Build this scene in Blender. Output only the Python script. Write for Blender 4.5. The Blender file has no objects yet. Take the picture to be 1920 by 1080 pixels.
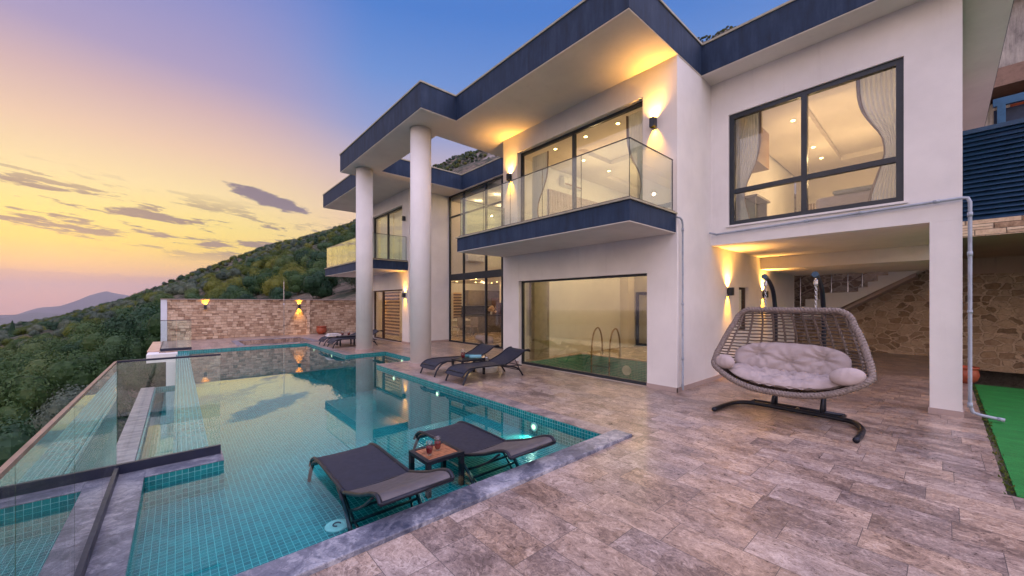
import bpy, math, random
from mathutils import Vector, Matrix, noise
random.seed(7)
R = math.radians
sc = bpy.context.scene
COL = sc.collection
# ------------------------------------------------------------------ helpers
class MB:
    def __init__(s): s.v = []; s.f = []; s.mi = []; s.m = 0
    def add(s, vs, fs):
        b = len(s.v); s.v += [tuple(p) for p in vs]
        for f in fs: s.f.append([i+b for i in f]); s.mi.append(s.m)
    def box(s, x0, x1, y0, y1, z0, z1):
        s.add([(x0,y0,z0),(x1,y0,z0),(x1,y1,z0),(x0,y1,z0),(x0,y0,z1),(x1,y0,z1),(x1,y1,z1),(x0,y1,z1)],
              [(3,2,1,0),(4,5,6,7),(0,1,5,4),(1,2,6,5),(2,3,7,6),(3,0,4,7)])
        return s
    def tube(s, pts, r, n=8, closed=False, caps=True):
        pts = [Vector(p) for p in pts]; m = len(pts)
        rr = r if isinstance(r, (list, tuple)) else [r]*m
        up = Vector((0,0,1)); rings = []; prev = None
        for i, p in enumerate(pts):
            if closed: d = pts[(i+1) % m]-pts[i-1]
            else: d = pts[min(i+1, m-1)]-pts[max(i-1, 0)]
            if d.length < 1e-9: d = Vector((0,0,1))
            d.normalize()
            if prev is None:
                a = d.cross(up if abs(d.z) < .9 else Vector((1,0,0))).normalized()
            else:
                a = prev-d*prev.dot(d)
                a = a.normalized() if a.length > 1e-6 else d.orthogonal().normalized()
            prev = a; b = d.cross(a)
            rings.append([p+(a*math.cos(2*math.pi*k/n)+b*math.sin(2*math.pi*k/n))*rr[i] for k in range(n)])
        vs = [q for ring in rings for q in ring]; fs = []
        for i in range(m if closed else m-1):
            j = (i+1) % m
            for k in range(n):
                l = (k+1) % n
                fs.append((i*n+k, i*n+l, j*n+l, j*n+k))
        if caps and not closed:
            fs.append(tuple(range(n))[::-1]); fs.append(tuple((m-1)*n+k for k in range(n)))
        s.add(vs, fs); return s
    def bar(s, p, q, w, h=None):
        """rectangular bar from p to q"""
        h = h or w; p = Vector(p); q = Vector(q); d = (q-p).normalized()
        a = d.cross(Vector((0,0,1)) if abs(d.z) < .95 else Vector((0,1,0))).normalized(); b = a.cross(d)
        vs = []
        for c in (p, q):
            for sa, sb in ((-1,-1),(1,-1),(1,1),(-1,1)): vs.append(c+a*w/2*sa+b*h/2*sb)
        s.add(vs, [(0,1,2,3),(7,6,5,4),(0,4,5,1),(1,5,6,2),(2,6,7,3),(3,7,4,0)]); return s
    def lathe(s, prof, c=(0,0,0), n=24, sx=1, sy=1):
        vs = []; m = len(prof)
        for (r, z) in prof:
            for k in range(n):
                a = 2*math.pi*k/n; vs.append((c[0]+r*sx*math.cos(a), c[1]+r*sy*math.sin(a), c[2]+z))
        fs = [(i*n+k, i*n+(k+1) % n, (i+1)*n+(k+1) % n, (i+1)*n+k) for i in range(m-1) for k in range(n)]
        if prof[0][0] > 1e-5: fs.append(tuple(range(n))[::-1])
        if prof[-1][0] > 1e-5: fs.append(tuple((m-1)*n+k for k in range(n)))
        s.add(vs, fs); return s
    def plate(s, ax, t0, t1, rect, holes=(), sub=()):
        """slab of thickness t0..t1 along ax, covering rect (a0,a1,b0,b1) minus holes"""
        a0, a1, b0, b1 = rect
        A = sorted({a0, a1}|{min(max(h[i], a0), a1) for h in holes for i in (0,1)})
        B = sorted({b0, b1}|{min(max(h[i], b0), b1) for h in holes for i in (2,3)})
        def on(i, j):
            if i < 0 or j < 0 or i >= len(A)-1 or j >= len(B)-1: return False
            a = (A[i]+A[i+1])/2; b = (B[j]+B[j+1])/2
            return not any(h[0] < a < h[1] and h[2] < b < h[3] for h in holes)
        def P(a, b, t): return {'x': (t,a,b), 'y': (a,t,b), 'z': (a,b,t)}[ax]
        fl = ax == 'y'
        def q(*p):
            p = list(p)
            if fl: p = p[::-1]
            s.add(p, [(0,1,2,3)])
        for i in range(len(A)-1):
            for j in range(len(B)-1):
                if not on(i, j): continue
                x0, x1, y0, y1 = A[i], A[i+1], B[j], B[j+1]
                q(P(x0,y0,t1),P(x1,y0,t1),P(x1,y1,t1),P(x0,y1,t1))
                q(P(x0,y1,t0),P(x1,y1,t0),P(x1,y0,t0),P(x0,y0,t0))
                if not on(i-1,j): q(P(x0,y0,t0),P(x0,y0,t1),P(x0,y1,t1),P(x0,y1,t0))
                if not on(i+1,j): q(P(x1,y1,t0),P(x1,y1,t1),P(x1,y0,t1),P(x1,y0,t0))
                if not on(i,j-1): q(P(x1,y0,t0),P(x1,y0,t1),P(x0,y0,t1),P(x0,y0,t0))
                if not on(i,j+1): q(P(x0,y1,t0),P(x0,y1,t1),P(x1,y1,t1),P(x1,y1,t0))
        return s
    def prism(s, poly, z0, z1):
        n = len(poly)
        ar = sum(poly[i][0]*poly[(i+1)%n][1]-poly[(i+1)%n][0]*poly[i][1] for i in range(n))
        if ar < 0: poly = poly[::-1]
        vs = [(x,y,z0) for x,y in poly]+[(x,y,z1) for x,y in poly]
        fs = [tuple(range(n))[::-1], tuple(range(n,2*n))]+[(i,(i+1)%n,n+(i+1)%n,n+i) for i in range(n)]
        s.add(vs, fs); return s
    def mesh(s, name, mats, smooth=False):
        me = bpy.data.meshes.new(name); me.from_pydata(s.v, [], s.f)
        for m in (mats if isinstance(mats, (list, tuple)) else [mats]): me.materials.append(m)
        if any(s.mi): me.polygons.foreach_set('material_index', s.mi)
        if smooth: me.polygons.foreach_set('use_smooth', [True]*len(me.polygons))
        me.update(); return me
    def obj(s, name, mats, parent=None, smooth=False, bevel=0, loc=None):
        o = bpy.data.objects.new(name, s.mesh(name, mats, smooth)); COL.objects.link(o)
        if parent: o.parent = parent
        if loc: o.location = loc
        if bevel:
            b = o.modifiers.new('bevel', 'BEVEL'); b.width = bevel; b.segments = 2; b.limit_method = 'ANGLE'
        if smooth == 'auto': pass
        return o
def tag(o, label=None, cat=None, group=None, kind=None):
    if label: o['label'] = label
    if cat: o['category'] = cat
    if group: o['group'] = group
    if kind: o['kind'] = kind
    return o
def thing(name, label, cat, loc=(0,0,0), rz=0, group=None):
    o = bpy.data.objects.new(name, None); COL.objects.link(o); o.location = loc; o.rotation_euler = (0,0,rz)
    o.empty_display_size = .2
    return tag(o, label, cat, group)
def copy_tree(o, parent=None):
    c = o.copy(); COL.objects.link(c); c.parent = parent
    for ch in list(o.children): copy_tree(ch, c)
    return c
def catmull(pts, n=8, closed=False):
    pts = [Vector(p) for p in pts]; m = len(pts); out = []
    for i in range(m if closed else m-1):
        p0 = pts[(i-1) % m] if closed or i else pts[0]; p1 = pts[i]; p2 = pts[(i+1) % m]
        p3 = pts[(i+2) % m] if closed or i+2 < m else pts[-1]
        for k in range(n):
            t = k/n
            out.append(.5*((2*p1)+(p2-p0)*t+(2*p0-5*p1+4*p2-p3)*t*t+(3*p1-p0-3*p2+p3)*t**3))
    if not closed: out.append(pts[-1])
    return out
# ------------------------------------------------------------------ materials
class NT:
    def __init__(s, tree): s.t = tree; s.n = tree.nodes; s.l = tree.links
    def node(s, typ, **kw):
        nd = s.n.new(typ)
        for k, v in kw.items():
            if k.startswith('i_'): s.set(nd, k[2:], v)
            else: setattr(nd, k, v)
        return nd
    def set(s, nd, key, v):
        key = int(key) if key.isdigit() else key.replace('_', ' ')
        sock = nd.inputs[key]
        if isinstance(v, bpy.types.NodeSocket): s.l.new(v, sock)
        else:
            if hasattr(sock.default_value, '__len__') and not hasattr(v, '__len__'): v = [v]*3
            if hasattr(sock.default_value, '__len__') and len(sock.default_value) == 4 and len(v) == 3: v = (*v, 1)
            sock.default_value = v
    def math(s, op, a, b=0.0, c=None, clamp=False):
        nd = s.n.new('ShaderNodeMath'); nd.operation = op; nd.use_clamp = clamp
        s.set(nd, '0', a); s.set(nd, '1', b)
        if c is not None: s.set(nd, '2', c)
        return nd.outputs[0]
    def vmath(s, op, a, b=(0,0,0)):
        nd = s.n.new('ShaderNodeVectorMath'); nd.operation = op; s.set(nd, '0', a)
        if op == 'SCALE': nd.inputs['Scale'].default_value = b
        else: s.set(nd, '1', b)
        return nd.outputs[1] if op in ('DOT_PRODUCT', 'LENGTH', 'DISTANCE') else nd.outputs[0]
    def sep(s, v):
        nd = s.node('ShaderNodeSeparateXYZ', i_0=v); return nd.outputs[0], nd.outputs[1], nd.outputs[2]
    def comb(s, x, y, z): return s.node('ShaderNodeCombineXYZ', i_0=x, i_1=y, i_2=z).outputs[0]
    def mix(s, f, a, b, typ='MIX'):
        nd = s.n.new('ShaderNodeMix'); nd.data_type = 'RGBA'; nd.blend_type = typ; nd.clamp_factor = True
        for i, v in ((0, f), (6, a), (7, b)):
            sock = nd.inputs[i]
            if isinstance(v, bpy.types.NodeSocket): s.l.new(v, sock)
            else: sock.default_value = v if i == 0 else ((*v, 1) if len(v) == 3 else v)
        return nd.outputs[2]
    def ramp(s, f, stops, interp='LINEAR'):
        nd = s.n.new('ShaderNodeValToRGB'); cr = nd.color_ramp; cr.interpolation = interp
        while len(cr.elements) > 1: cr.elements.remove(cr.elements[-1])
        for i, (p, c) in enumerate(stops):
            e = cr.elements[0] if i == 0 else cr.elements.new(p)
            e.position = p
            if not hasattr(c, '__len__'): c = (c, c, c)
            e.color = (*c, 1)
        s.set(nd, '0', f); return nd.outputs[0]
    def noise(s, v, scale, detail=4, rough=.5, out=0, dist=0):
        nd = s.node('ShaderNodeTexNoise', i_Vector=v, i_Scale=scale, i_Detail=detail, i_Roughness=rough, i_Distortion=dist)
        return nd.outputs[out]
    def smooth(s, v, a, b):
        nd = s.node('ShaderNodeMapRange'); nd.interpolation_type = 'SMOOTHSTEP'
        s.set(nd, '0', v); s.set(nd, '1', a); s.set(nd, '2', b); nd.inputs[3].default_value = 0; nd.inputs[4].default_value = 1
        return nd.outputs[0]
def newmat(name):
    m = bpy.data.materials.new(name); m.use_nodes = True; nt = NT(m.node_tree)
    return m, nt, m.node_tree.nodes['Principled BSDF']
def pos(nt): return nt.node('ShaderNodeNewGeometry').outputs['Position']
def opos(nt): return nt.node('ShaderNodeTexCoord').outputs['Object']
def bump(nt, bs, h, strength=.3, dist=.01):
    b = nt.node('ShaderNodeBump', i_Strength=strength, i_Distance=dist, i_Height=h)
    nt.l.new(b.outputs[0], bs.inputs['Normal']); return b
def simple(name, col, rough=.5, metal=0., var=.12, vscale=6., bscale=0, bstr=.2, bdist=.004, coord='pos', spec=.5, col2=None):
    m, nt, bs = newmat(name); p = pos(nt) if coord == 'pos' else opos(nt)
    n = nt.noise(p, vscale, 5, .6)
    dk = col2 or tuple(c*(1-var*2.2) for c in col); lt = tuple(min(c*(1+var), 1) for c in col)
    nt.set(bs, 'Base Color', nt.ramp(n, [(.3, dk), (.5, col), (.72, lt)]))
    r = nt.math('MULTIPLY_ADD', nt.noise(p, vscale*2.3, 3), .24, rough-.12)
    nt.set(bs, 'Roughness', r); bs.inputs['Metallic'].default_value = metal
    bs.inputs['Specular IOR Level'].default_value = spec
    if bscale: bump(nt, bs, nt.noise(p, bscale, 4, .65), bstr, bdist)
    return m
def emit(name, col, st):
    m = bpy.data.materials.new(name); m.use_nodes = True; nt = NT(m.node_tree); nt.n.clear()
    e = nt.node('ShaderNodeEmission', i_Color=col, i_Strength=st); o = nt.node('ShaderNodeOutputMaterial')
    nt.l.new(e.outputs[0], o.inputs[0]); return m
def glassmat(name, tint=(.96,.98,.97), f0=.045, gain=1.0, rough=0.0, bumpy=None, pw=5.0):
    """clear sheet: straight transmission plus Schlick reflection"""
    m = bpy.data.materials.new(name); m.use_nodes = True; nt = NT(m.node_tree); nt.n.clear()
    lw = nt.node('ShaderNodeLayerWeight', i_Blend=.5)
    f = nt.math('POWER', lw.outputs['Facing'], pw)
    f = nt.math('MULTIPLY_ADD', f, (1-f0)*gain, f0*gain, clamp=True)
    t = nt.node('ShaderNodeBsdfTransparent', i_Color=tint)
    g = nt.node('ShaderNodeBsdfGlossy', i_Color=(1,1,1), i_Roughness=rough)
    if bumpy:
        b = bumpy(nt); nt.l.new(b, g.inputs['Normal']); nt.l.new(b, lw.inputs['Normal'])
    x = nt.node('ShaderNodeMixShader', i_0=f); nt.l.new(t.outputs[0], x.inputs[1]); nt.l.new(g.outputs[0], x.inputs[2])
    o = nt.node('ShaderNodeOutputMaterial'); nt.l.new(x.outputs[0], o.inputs[0]); return m
def mosaic(name, cols, s=.0465, grout=(.42,.6,.58), gw=.055, rough=.18):
    m, nt, bs = newmat(name); geo = nt.node('ShaderNodeNewGeometry')
    p = nt.vmath('SCALE', nt.vmath('ADD', geo.outputs['Position'], (.0131,.0117,.0089)), 1/s)
    fr = nt.vmath('ABSOLUTE', nt.vmath('SUBTRACT', nt.vmath('FRACTION', p), (.5,.5,.5)))
    na = nt.vmath('ABSOLUTE', geo.outputs['Normal'])
    F = nt.sep(fr); N = nt.sep(na); line = None
    for a in range(3):
        l = nt.math('MULTIPLY', nt.math('GREATER_THAN', F[a], .5-gw), nt.math('LESS_THAN', N[a], .6))
        line = l if line is None else nt.math('MAXIMUM', line, l)
    fl = nt.vmath('FLOOR', p); wn = nt.node('ShaderNodeTexWhiteNoise', i_Vector=fl)
    big = nt.noise(geo.outputs['Position'], 1.3, 3)
    k = nt.math('MULTIPLY_ADD', big, .35, nt.math('MULTIPLY', wn.outputs[0], .65))
    c = nt.ramp(k, [(0, cols[0]), (.5, cols[1]), (1, cols[2])])
    nt.set(bs, 'Base Color', nt.mix(line, c, grout)); nt.set(bs, 'Roughness', nt.math('MULTIPLY_ADD', line, .4, rough))
    bump(nt, bs, nt.math('SUBTRACT', 1., line), .35, .003)
    return m
def paving(name):
    m, nt, bs = newmat(name); P = pos(nt); x, y, z = nt.sep(P)
    W, L, g = .305, .61, .0022
    rx = nt.math('DIVIDE', nt.math('ADD', x, 50.02), W); row = nt.math('FLOOR', rx)
    off = nt.node('ShaderNodeTexWhiteNoise', noise_dimensions='1D'); nt.set(off, 'W', row)
    ry = nt.math('DIVIDE', nt.math('ADD', nt.math('ADD', y, 50.), nt.math('MULTIPLY', off.outputs[0], L)), L); cl = nt.math('FLOOR', ry)
    idn = nt.node('ShaderNodeTexWhiteNoise', i_Vector=nt.comb(row, cl, 3.))
    fx = nt.math('ABSOLUTE', nt.math('SUBTRACT', nt.math('FRACT', rx), .5)); fy = nt.math('ABSOLUTE', nt.math('SUBTRACT', nt.math('FRACT', ry), .5))
    line = nt.math('MAXIMUM', nt.math('GREATER_THAN', fx, .5-g/W), nt.math('GREATER_THAN', fy, .5-g/L))
    # each slab gets its own piece of stone
    q = nt.vmath('ADD', P, nt.vmath('SCALE', idn.outputs[1], 40.))
    qs = nt.vmath('MULTIPLY', q, (1.5, 1., 1.))
    warp = nt.vmath('SCALE', nt.vmath('SUBTRACT', nt.noise(qs, 3.2, 4, .6, 1), (.5,.5,.5)), .55)
    qw = nt.vmath('ADD', qs, warp)
    n1 = nt.noise(qw, 2.6, 8, .72); n2 = nt.noise(qw, 22., 6, .78); n3 = nt.noise(nt.vmath('MULTIPLY', qw, (1.,.6,1.)), 10., 6, .75)
    k = nt.math('ADD', nt.math('MULTIPLY', n1, .36), nt.math('MULTIPLY', n2, .42)); k = nt.math('ADD', k, nt.math('MULTIPLY', n3, .22))
    k = nt.math('MULTIPLY_ADD', k, 2.1, -.56)
    vc = nt.node('ShaderNodeTexVoronoi', feature='DISTANCE_TO_EDGE', i_Vector=nt.vmath('ADD', q, nt.vmath('SCALE', nt.noise(q, 14., 4, .7, 1), .09)), i_Scale=24.)
    crack = nt.math('SUBTRACT', 1., nt.smooth(vc.outputs[0], .0, .09)); k = nt.math('MULTIPLY_ADD', nt.math('MULTIPLY', crack, nt.smooth(n1, .38, .62)), .11, k)
    tone = nt.math('MULTIPLY_ADD', idn.outputs[0], .13, -.065); k = nt.math('ADD', k, tone)
    c = nt.ramp(k, [(.20,(.080,.062,.054)), (.38,(.175,.138,.118)), (.50,(.305,.248,.208)), (.62,(.435,.365,.305)), (.82,(.62,.55,.47))])
    hue = nt.ramp(nt.noise(q, .9, 2), [(.35,(.93,.89,.95)), (.65,(1.14,.99,.88))])
    c = nt.mix(1., c, hue, 'MULTIPLY')
    v = nt.node('ShaderNodeTexVoronoi', feature='DISTANCE_TO_EDGE', i_Vector=qw, i_Scale=2.3)
    vein = nt.math('MULTIPLY', nt.math('SUBTRACT', 1., nt.smooth(v.outputs[0], .0, .022)), nt.smooth(n1, .42, .6))
    c = nt.mix(nt.math('MULTIPLY', vein, .45), c, (.66,.57,.5))
    cr = nt.math('MULTIPLY', nt.math('SUBTRACT', 1., nt.smooth(n2, .30, .40)), .7)
    c = nt.mix(cr, c, (.06,.045,.045))
    c = nt.mix(line, c, (.10,.08,.075))
    nt.set(bs, 'Base Color', c)
    nt.set(bs, 'Roughness', nt.math('MULTIPLY_ADD', n2, .35, .14))
    h = nt.math('SUBTRACT', nt.math('MULTIPLY', n2, .5), line); bump(nt, bs, h, .25, .002)
    return m
def marble(name, a=(.06,.075,.11), b=(.17,.19,.24), c=(.42,.44,.48), scale=2.2, rough=.3, stretch=(1,1,1), seam=.0):
    m, nt, bs = newmat(name); P = nt.vmath('MULTIPLY', pos(nt), stretch)
    w = nt.vmath('ADD', P, nt.vmath('SCALE', nt.noise(P, 2.5, 5, .6, 1), .8))
    n1 = nt.noise(w, scale, 8, .66); n2 = nt.noise(w, scale*7, 6, .7)
    k = nt.math('ADD', nt.math('MULTIPLY', n1, .65), nt.math('MULTIPLY', n2, .35))
    nt.set(bs, 'Base Color', nt.ramp(k, [(.40, a), (.5, b), (.56, tuple((p+q)/2 for p, q in zip(b, c))), (.63, c)]))
    nt.set(bs, 'Roughness', nt.math('MULTIPLY_ADD', n2, .3, rough-.1)); bump(nt, bs, n2, .15, .002); return m
def cladding(name, rowh=.125, ln=.20, tone=1.0):
    """split-face coursed stone; long axis = the horizontal axis of the face"""
    m, nt, bs = newmat(name); geo = nt.node('ShaderNodeNewGeometry'); P = geo.outputs['Position']; x, y, z = nt.sep(P)
    h = nt.math('ADD', x, y)
    rz = nt.math('DIVIDE', nt.math('ADD', z, 3.), rowh); row = nt.math('FLOOR', rz)
    wr = nt.node('ShaderNodeTexWhiteNoise', noise_dimensions='1D'); nt.set(wr, 'W', row)
    lr = nt.math('MULTIPLY_ADD', wr.outputs[0], ln*.7, ln*.7)
    rx = nt.math('ADD', nt.math('DIVIDE', nt.math('ADD', h, 30.), lr), nt.math('MULTIPLY', wr.outputs[0], 7.3)); cl = nt.math('FLOOR', rx)
    # some stones are split into two thin ones
    wn0 = nt.node('ShaderNodeTexWhiteNoise', i_Vector=nt.comb(cl, row, 9.))
    split = nt.math('GREATER_THAN', wn0.outputs[0], .72)
    half = nt.math('MULTIPLY', split, nt.math('GREATER_THAN', nt.math('FRACT', rz), .5))
    wn = nt.node('ShaderNodeTexWhiteNoise', i_Vector=nt.comb(cl, nt.math('ADD', row, nt.math('MULTIPLY', half, .37)), 2.))
    fz = nt.math('ABSOLUTE', nt.math('SUBTRACT', nt.math('FRACT', rz), .5)); fx = nt.math('ABSOLUTE', nt.math('SUBTRACT', nt.math('FRACT', rx), .5))
    e = nt.math('MAXIMUM', nt.smooth(fz, .43, .5), nt.smooth(fx, .47, .5))
    mid = nt.math('MULTIPLY', split, nt.math('SUBTRACT', 1., nt.smooth(fz, .0, .06)))
    e = nt.math('MAXIMUM', e, mid)
    n = nt.noise(P, 14., 6, .7)
    k = nt.math('MULTIPLY_ADD', n, .65, nt.math('MULTIPLY', wn.outputs[0], .38))
    T = lambda c: tuple(v*tone for v in c)
    c = nt.ramp(k, [(.20,T((.17,.10,.06))), (.38,T((.38,.25,.165))), (.56,T((.58,.42,.29))), (.80,T((.74,.60,.45)))])
    c = nt.mix(nt.math('MULTIPLY', e, .75), c, T((.12,.085,.06)))
    nt.set(bs, 'Base Color', c); bs.inputs['Roughness'].default_value = .85
    hh = nt.math('ADD', nt.math('SUBTRACT', nt.math('MULTIPLY', n, .6), e), nt.math('MULTIPLY', wn.outputs[0], .8)); bump(nt, bs, hh, .9, .022)
    return m
def rubble(name):
    m, nt, bs = newmat(name); P = pos(nt)
    P2 = nt.vmath('MULTIPLY', P, (1.,1.,1.55)); w = nt.vmath('ADD', P2, nt.vmath('SCALE', nt.noise(P2, 2.4, 3, .6, 1), .28))
    v = nt.node('ShaderNodeTexVoronoi', feature='DISTANCE_TO_EDGE', i_Vector=w, i_Scale=3.7, i_Randomness=.85)
    v2 = nt.node('ShaderNodeTexVoronoi', feature='F1', i_Vector=w, i_Scale=3.7, i_Randomness=.85)
    n = nt.noise(P, 9., 7, .72); d = nt.math('ADD', v.outputs[0], nt.math('MULTIPLY_ADD', n, .26, -.13))
    st = nt.smooth(d, .05, .115)
    cc = nt.sep(v2.outputs['Color'])
    k = nt.math('MULTIPLY_ADD', cc[0], .4, nt.math('MULTIPLY', n, .6))
    stone = nt.ramp(k, [(.2,(.15,.10,.065)), (.42,(.36,.255,.17)), (.62,(.54,.41,.29)), (.85,(.70,.57,.43))])
    mort = nt.ramp(nt.noise(P, 5., 6, .7), [(.35,(.46,.35,.25)), (.65,(.76,.62,.48))])
    nt.set(bs, 'Base Color', nt.mix(st, mort, stone)); bs.inputs['Roughness'].default_value = .9
    bump(nt, bs, nt.math('ADD', nt.math('MULTIPLY', st, .8), n), .9, .04); return m
def plaster(name, col=(.80,.785,.765), stain=0.0, bstr=.28):
    m, nt, bs = newmat(name); P = pos(nt)
    n = nt.noise(P, 1.1, 6, .6); f = nt.noise(P, 55., 5, .7); s = nt.noise(nt.vmath('MULTIPLY', P, (7.,7.,.5)), 1., 5, .6)
    c = nt.ramp(n, [(.3, tuple(v*.90 for v in col)), (.7, tuple(min(v*1.04,1) for v in col))])
    c = nt.mix(nt.math('MULTIPLY', nt.smooth(s, .54, .78), .26+stain), c, tuple(v*.72 for v in col))
    nt.set(bs, 'Base Color', c); bs.inputs['Roughness'].default_value = .88
    bs.inputs['Specular IOR Level'].default_value = .25
    bump(nt, bs, f, bstr, .006); return m
def weathered(name, a, b, c):
    m, nt, bs = newmat(name); P = pos(nt)
    n = nt.noise(nt.vmath('MULTIPLY', P, (2.2,2.2,.9)), 1.6, 8, .72); f = nt.noise(P, 30., 5, .7)
    s = nt.noise(nt.vmath('MULTIPLY', P, (9.,9.,.8)), 1., 6, .7)
    k = nt.math('ADD', nt.math('MULTIPLY', n, .55), nt.math('MULTIPLY', s, .45))
    nt.set(bs, 'Base Color', nt.ramp(k, [(.38, a), (.50, b), (.62, c)])); bs.inputs['Roughness'].default_value = .75
    bump(nt, bs, f, .35, .006); return m
def foliage(name, a, b, c):
    m, nt, bs = newmat(name); oi = nt.node('ShaderNodeObjectInfo'); P = pos(nt)
    n = nt.noise(P, .9, 3, .6); w = nt.node('ShaderNodeTexWhiteNoise', i_Vector=nt.vmath('FLOOR', nt.vmath('SCALE', P, 6.)))
    k = nt.math('ADD', nt.math('MULTIPLY', oi.outputs['Random'], .6), nt.math('ADD', nt.math('MULTIPLY', n, .2), nt.math('MULTIPLY', w.outputs[0], .25)))
    nt.set(bs, 'Base Color', nt.ramp(k, [(.15, a), (.5, b), (.85, c)])); bs.inputs['Roughness'].default_value = .6
    bs.inputs['Specular IOR Level'].default_value = .3
    bs.inputs['Transmission Weight'].default_value = 0
    tr = nt.node('ShaderNodeBsdfTranslucent'); nt.l.new(bs.inputs['Base Color'].links[0].from_socket, tr.inputs[0])
    mx = nt.node('ShaderNodeMixShader', i_0=.28); nt.l.new(bs.outputs[0], mx.inputs[1]); nt.l.new(tr.outputs[0], mx.inputs[2])
    nt.l.new(mx.outputs[0], nt.n['Material Output'].inputs[0]); return m

M = {}
M['plaster'] = plaster('white_plaster'); M['soffit'] = plaster('soffit_plaster', (.78,.74,.69), bstr=.15)
M['inner'] = plaster('inner_wall_paint', (.72,.66,.58), bstr=.05)
M['fascia'] = weathered('fascia_paint', (.004,.016,.042), (.007,.027,.072), (.022,.045,.095))
M['cap'] = simple('cap_trim', (.36,.34,.25), .5)
M['paving'] = paving('stone_paving')
M['coping'] = marble('coping_marble', (.045,.055,.09), (.155,.165,.215), (.46,.47,.52))
M['coping2'] = marble('trough_marble', (.12,.11,.13), (.27,.25,.27), (.46,.43,.44), 2.2, .35, (.6,3.,1.))
M['tile'] = mosaic('pool_mosaic', [(.001,.115,.135), (.0015,.185,.205), (.005,.28,.285)], grout=(.16,.47,.47), gw=.045)
M['tile_in'] = mosaic('indoor_mosaic', [(.005,.13,.10), (.01,.22,.17), (.03,.33,.25)], grout=(.62,.75,.55))
M['cladding'] = cladding('stone_cladding'); M['rubble'] = rubble('rubble_wall')
M['ashlar'] = cladding('pale_stone_course', .105, .5, 1.25)
M['dark'] = simple('dark_aluminium', (.022,.03,.042), .35, .3, coord='pos')
M['navy'] = simple('navy_channel', (.012,.018,.045), .4, .2)
M['bronze'] = simple('bronze_rail', (.26,.18,.14), .45, .2)
M['charcoal'] = simple('charcoal_frame', (.018,.022,.035), .38, .5)
M['sling'] = simple('sling_fabric', (.012,.016,.034), .6, 0, .1, 9., 260., .4, .001)
M['slinglight'] = simple('sling_back', (.10,.092,.10), .45, .1, .1, 9., 200., .3, .001)
M['wood'] = simple('teak_slats', (.36,.15,.07), .45, 0, .25, 14., 60., .3, .001, 'obj')
M['steel'] = simple('brushed_steel', (.55,.55,.53), .22, 1.)
M['chrome'] = simple('chain_steel', (.5,.52,.55), .25, 1.)
M['pipe'] = simple('pipe_plastic', (.33,.38,.45), .45)
M['wicker'] = simple('wicker', (.215,.175,.155), .65, 0, .3, 45., 120., .8, .003, 'obj')
M['wicker2'] = simple('wicker_strand', (.105,.08,.068), .6, 0, .25, 35., 120., .6, .002, 'obj')
M['cushion'] = simple('cushion_fabric', (.43,.365,.355), .85, 0, .07, 5., 320., .25, .001, 'obj', .2)
M['terracotta'] = simple('terracotta', (.34,.075,.035), .5)
M['drink'] = simple('red_drink', (.16,.006,.010), .12)
M['drape'] = simple('drape_edge', (.26,.18,.14), .9)
M['bath'] = plaster('skirting_stone', (.44,.35,.32), .1)
M['turf'] = None
def thincloth(name, col, k=.55):
    m, nt, bs = newmat(name); nt.set(bs, 'Base Color', nt.mix(nt.noise(pos(nt), 3., 3), tuple(c*.92 for c in col), col)); bs.inputs['Roughness'].default_value = .9
    tr = nt.node('ShaderNodeBsdfTranslucent', i_Color=col); mx = nt.node('ShaderNodeMixShader', i_0=k)
    nt.l.new(bs.outputs[0], mx.inputs[1]); nt.l.new(tr.outputs[0], mx.inputs[2]); nt.l.new(mx.outputs[0], nt.n['Material Output'].inputs[0]); return m
M['blindbrown'] = simple('blind_brown', (.13,.085,.055), .8); M['blindsheer'] = thincloth('blind_sheer', (.85,.68,.42), .7)
M['curtain'] = thincloth('curtain_voile', (.80,.82,.84), .5)
M['skin_white'] = simple('white_plastic', (.72,.72,.70), .4)
M['cabinet'] = simple('kitchen_front', (.17,.15,.135), .4)
M['rock'] = None
def mk_turf():
    m, nt, bs = newmat('artificial_turf'); P = pos(nt)
    n = nt.noise(nt.vmath('MULTIPLY', P, (3.,1.,1.)), 2., 6, .75); f = nt.noise(P, 90., 3, .8)
    k = nt.math('MULTIPLY_ADD', f, .5, nt.math('MULTIPLY', n, .5))
    nt.set(bs, 'Base Color', nt.ramp(k, [(.35,(.003,.10,.018)), (.5,(.006,.22,.03)), (.65,(.02,.33,.06))]))
    bs.inputs['Roughness'].default_value = .7; bump(nt, bs, nt.math('ADD', f, nt.math('MULTIPLY', n, 2.)), .7, .02); return m
M['turf'] = mk_turf()
def mk_ground():
    m, nt, bs = newmat('hillside_ground'); geo = nt.node('ShaderNodeNewGeometry'); P = geo.outputs['Position']
    n = nt.noise(P, .12, 7, .65); f = nt.noise(P, 1.1, 8, .7); g = nt.noise(P, .35, 6, .7)
    soil = nt.ramp(f, [(.3,(.05,.045,.03)), (.5,(.13,.10,.07)), (.7,(.22,.17,.12))])
    scrub = nt.ramp(f, [(.3,(.010,.018,.008)), (.7,(.035,.045,.02))])
    c = nt.mix(nt.smooth(g, .42, .55), soil, scrub)
    slope = nt.sep(geo.outputs['Normal'])[2]
    rk = nt.ramp(nt.noise(nt.vmath('MULTIPLY', P, (1.,1.,.4)), .35, 9, .75), [(.35,(.09,.085,.09)), (.5,(.26,.24,.23)), (.7,(.46,.42,.39))])
    rf = nt.smooth(nt.math('ADD', slope, nt.math('MULTIPLY_ADD', n, .5, -.25)), .74, .62)
    nt.set(bs, 'Base Color', nt.mix(rf, c, rk)); bs.inputs['Roughness'].default_value = .95
    bump(nt, bs, f, .8, .3); return m
M['ground'] = mk_ground()
M['rock'] = marble('limestone_rock', (.12,.115,.12), (.30,.28,.27), (.5,.47,.45), 1.4, .9)
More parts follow.
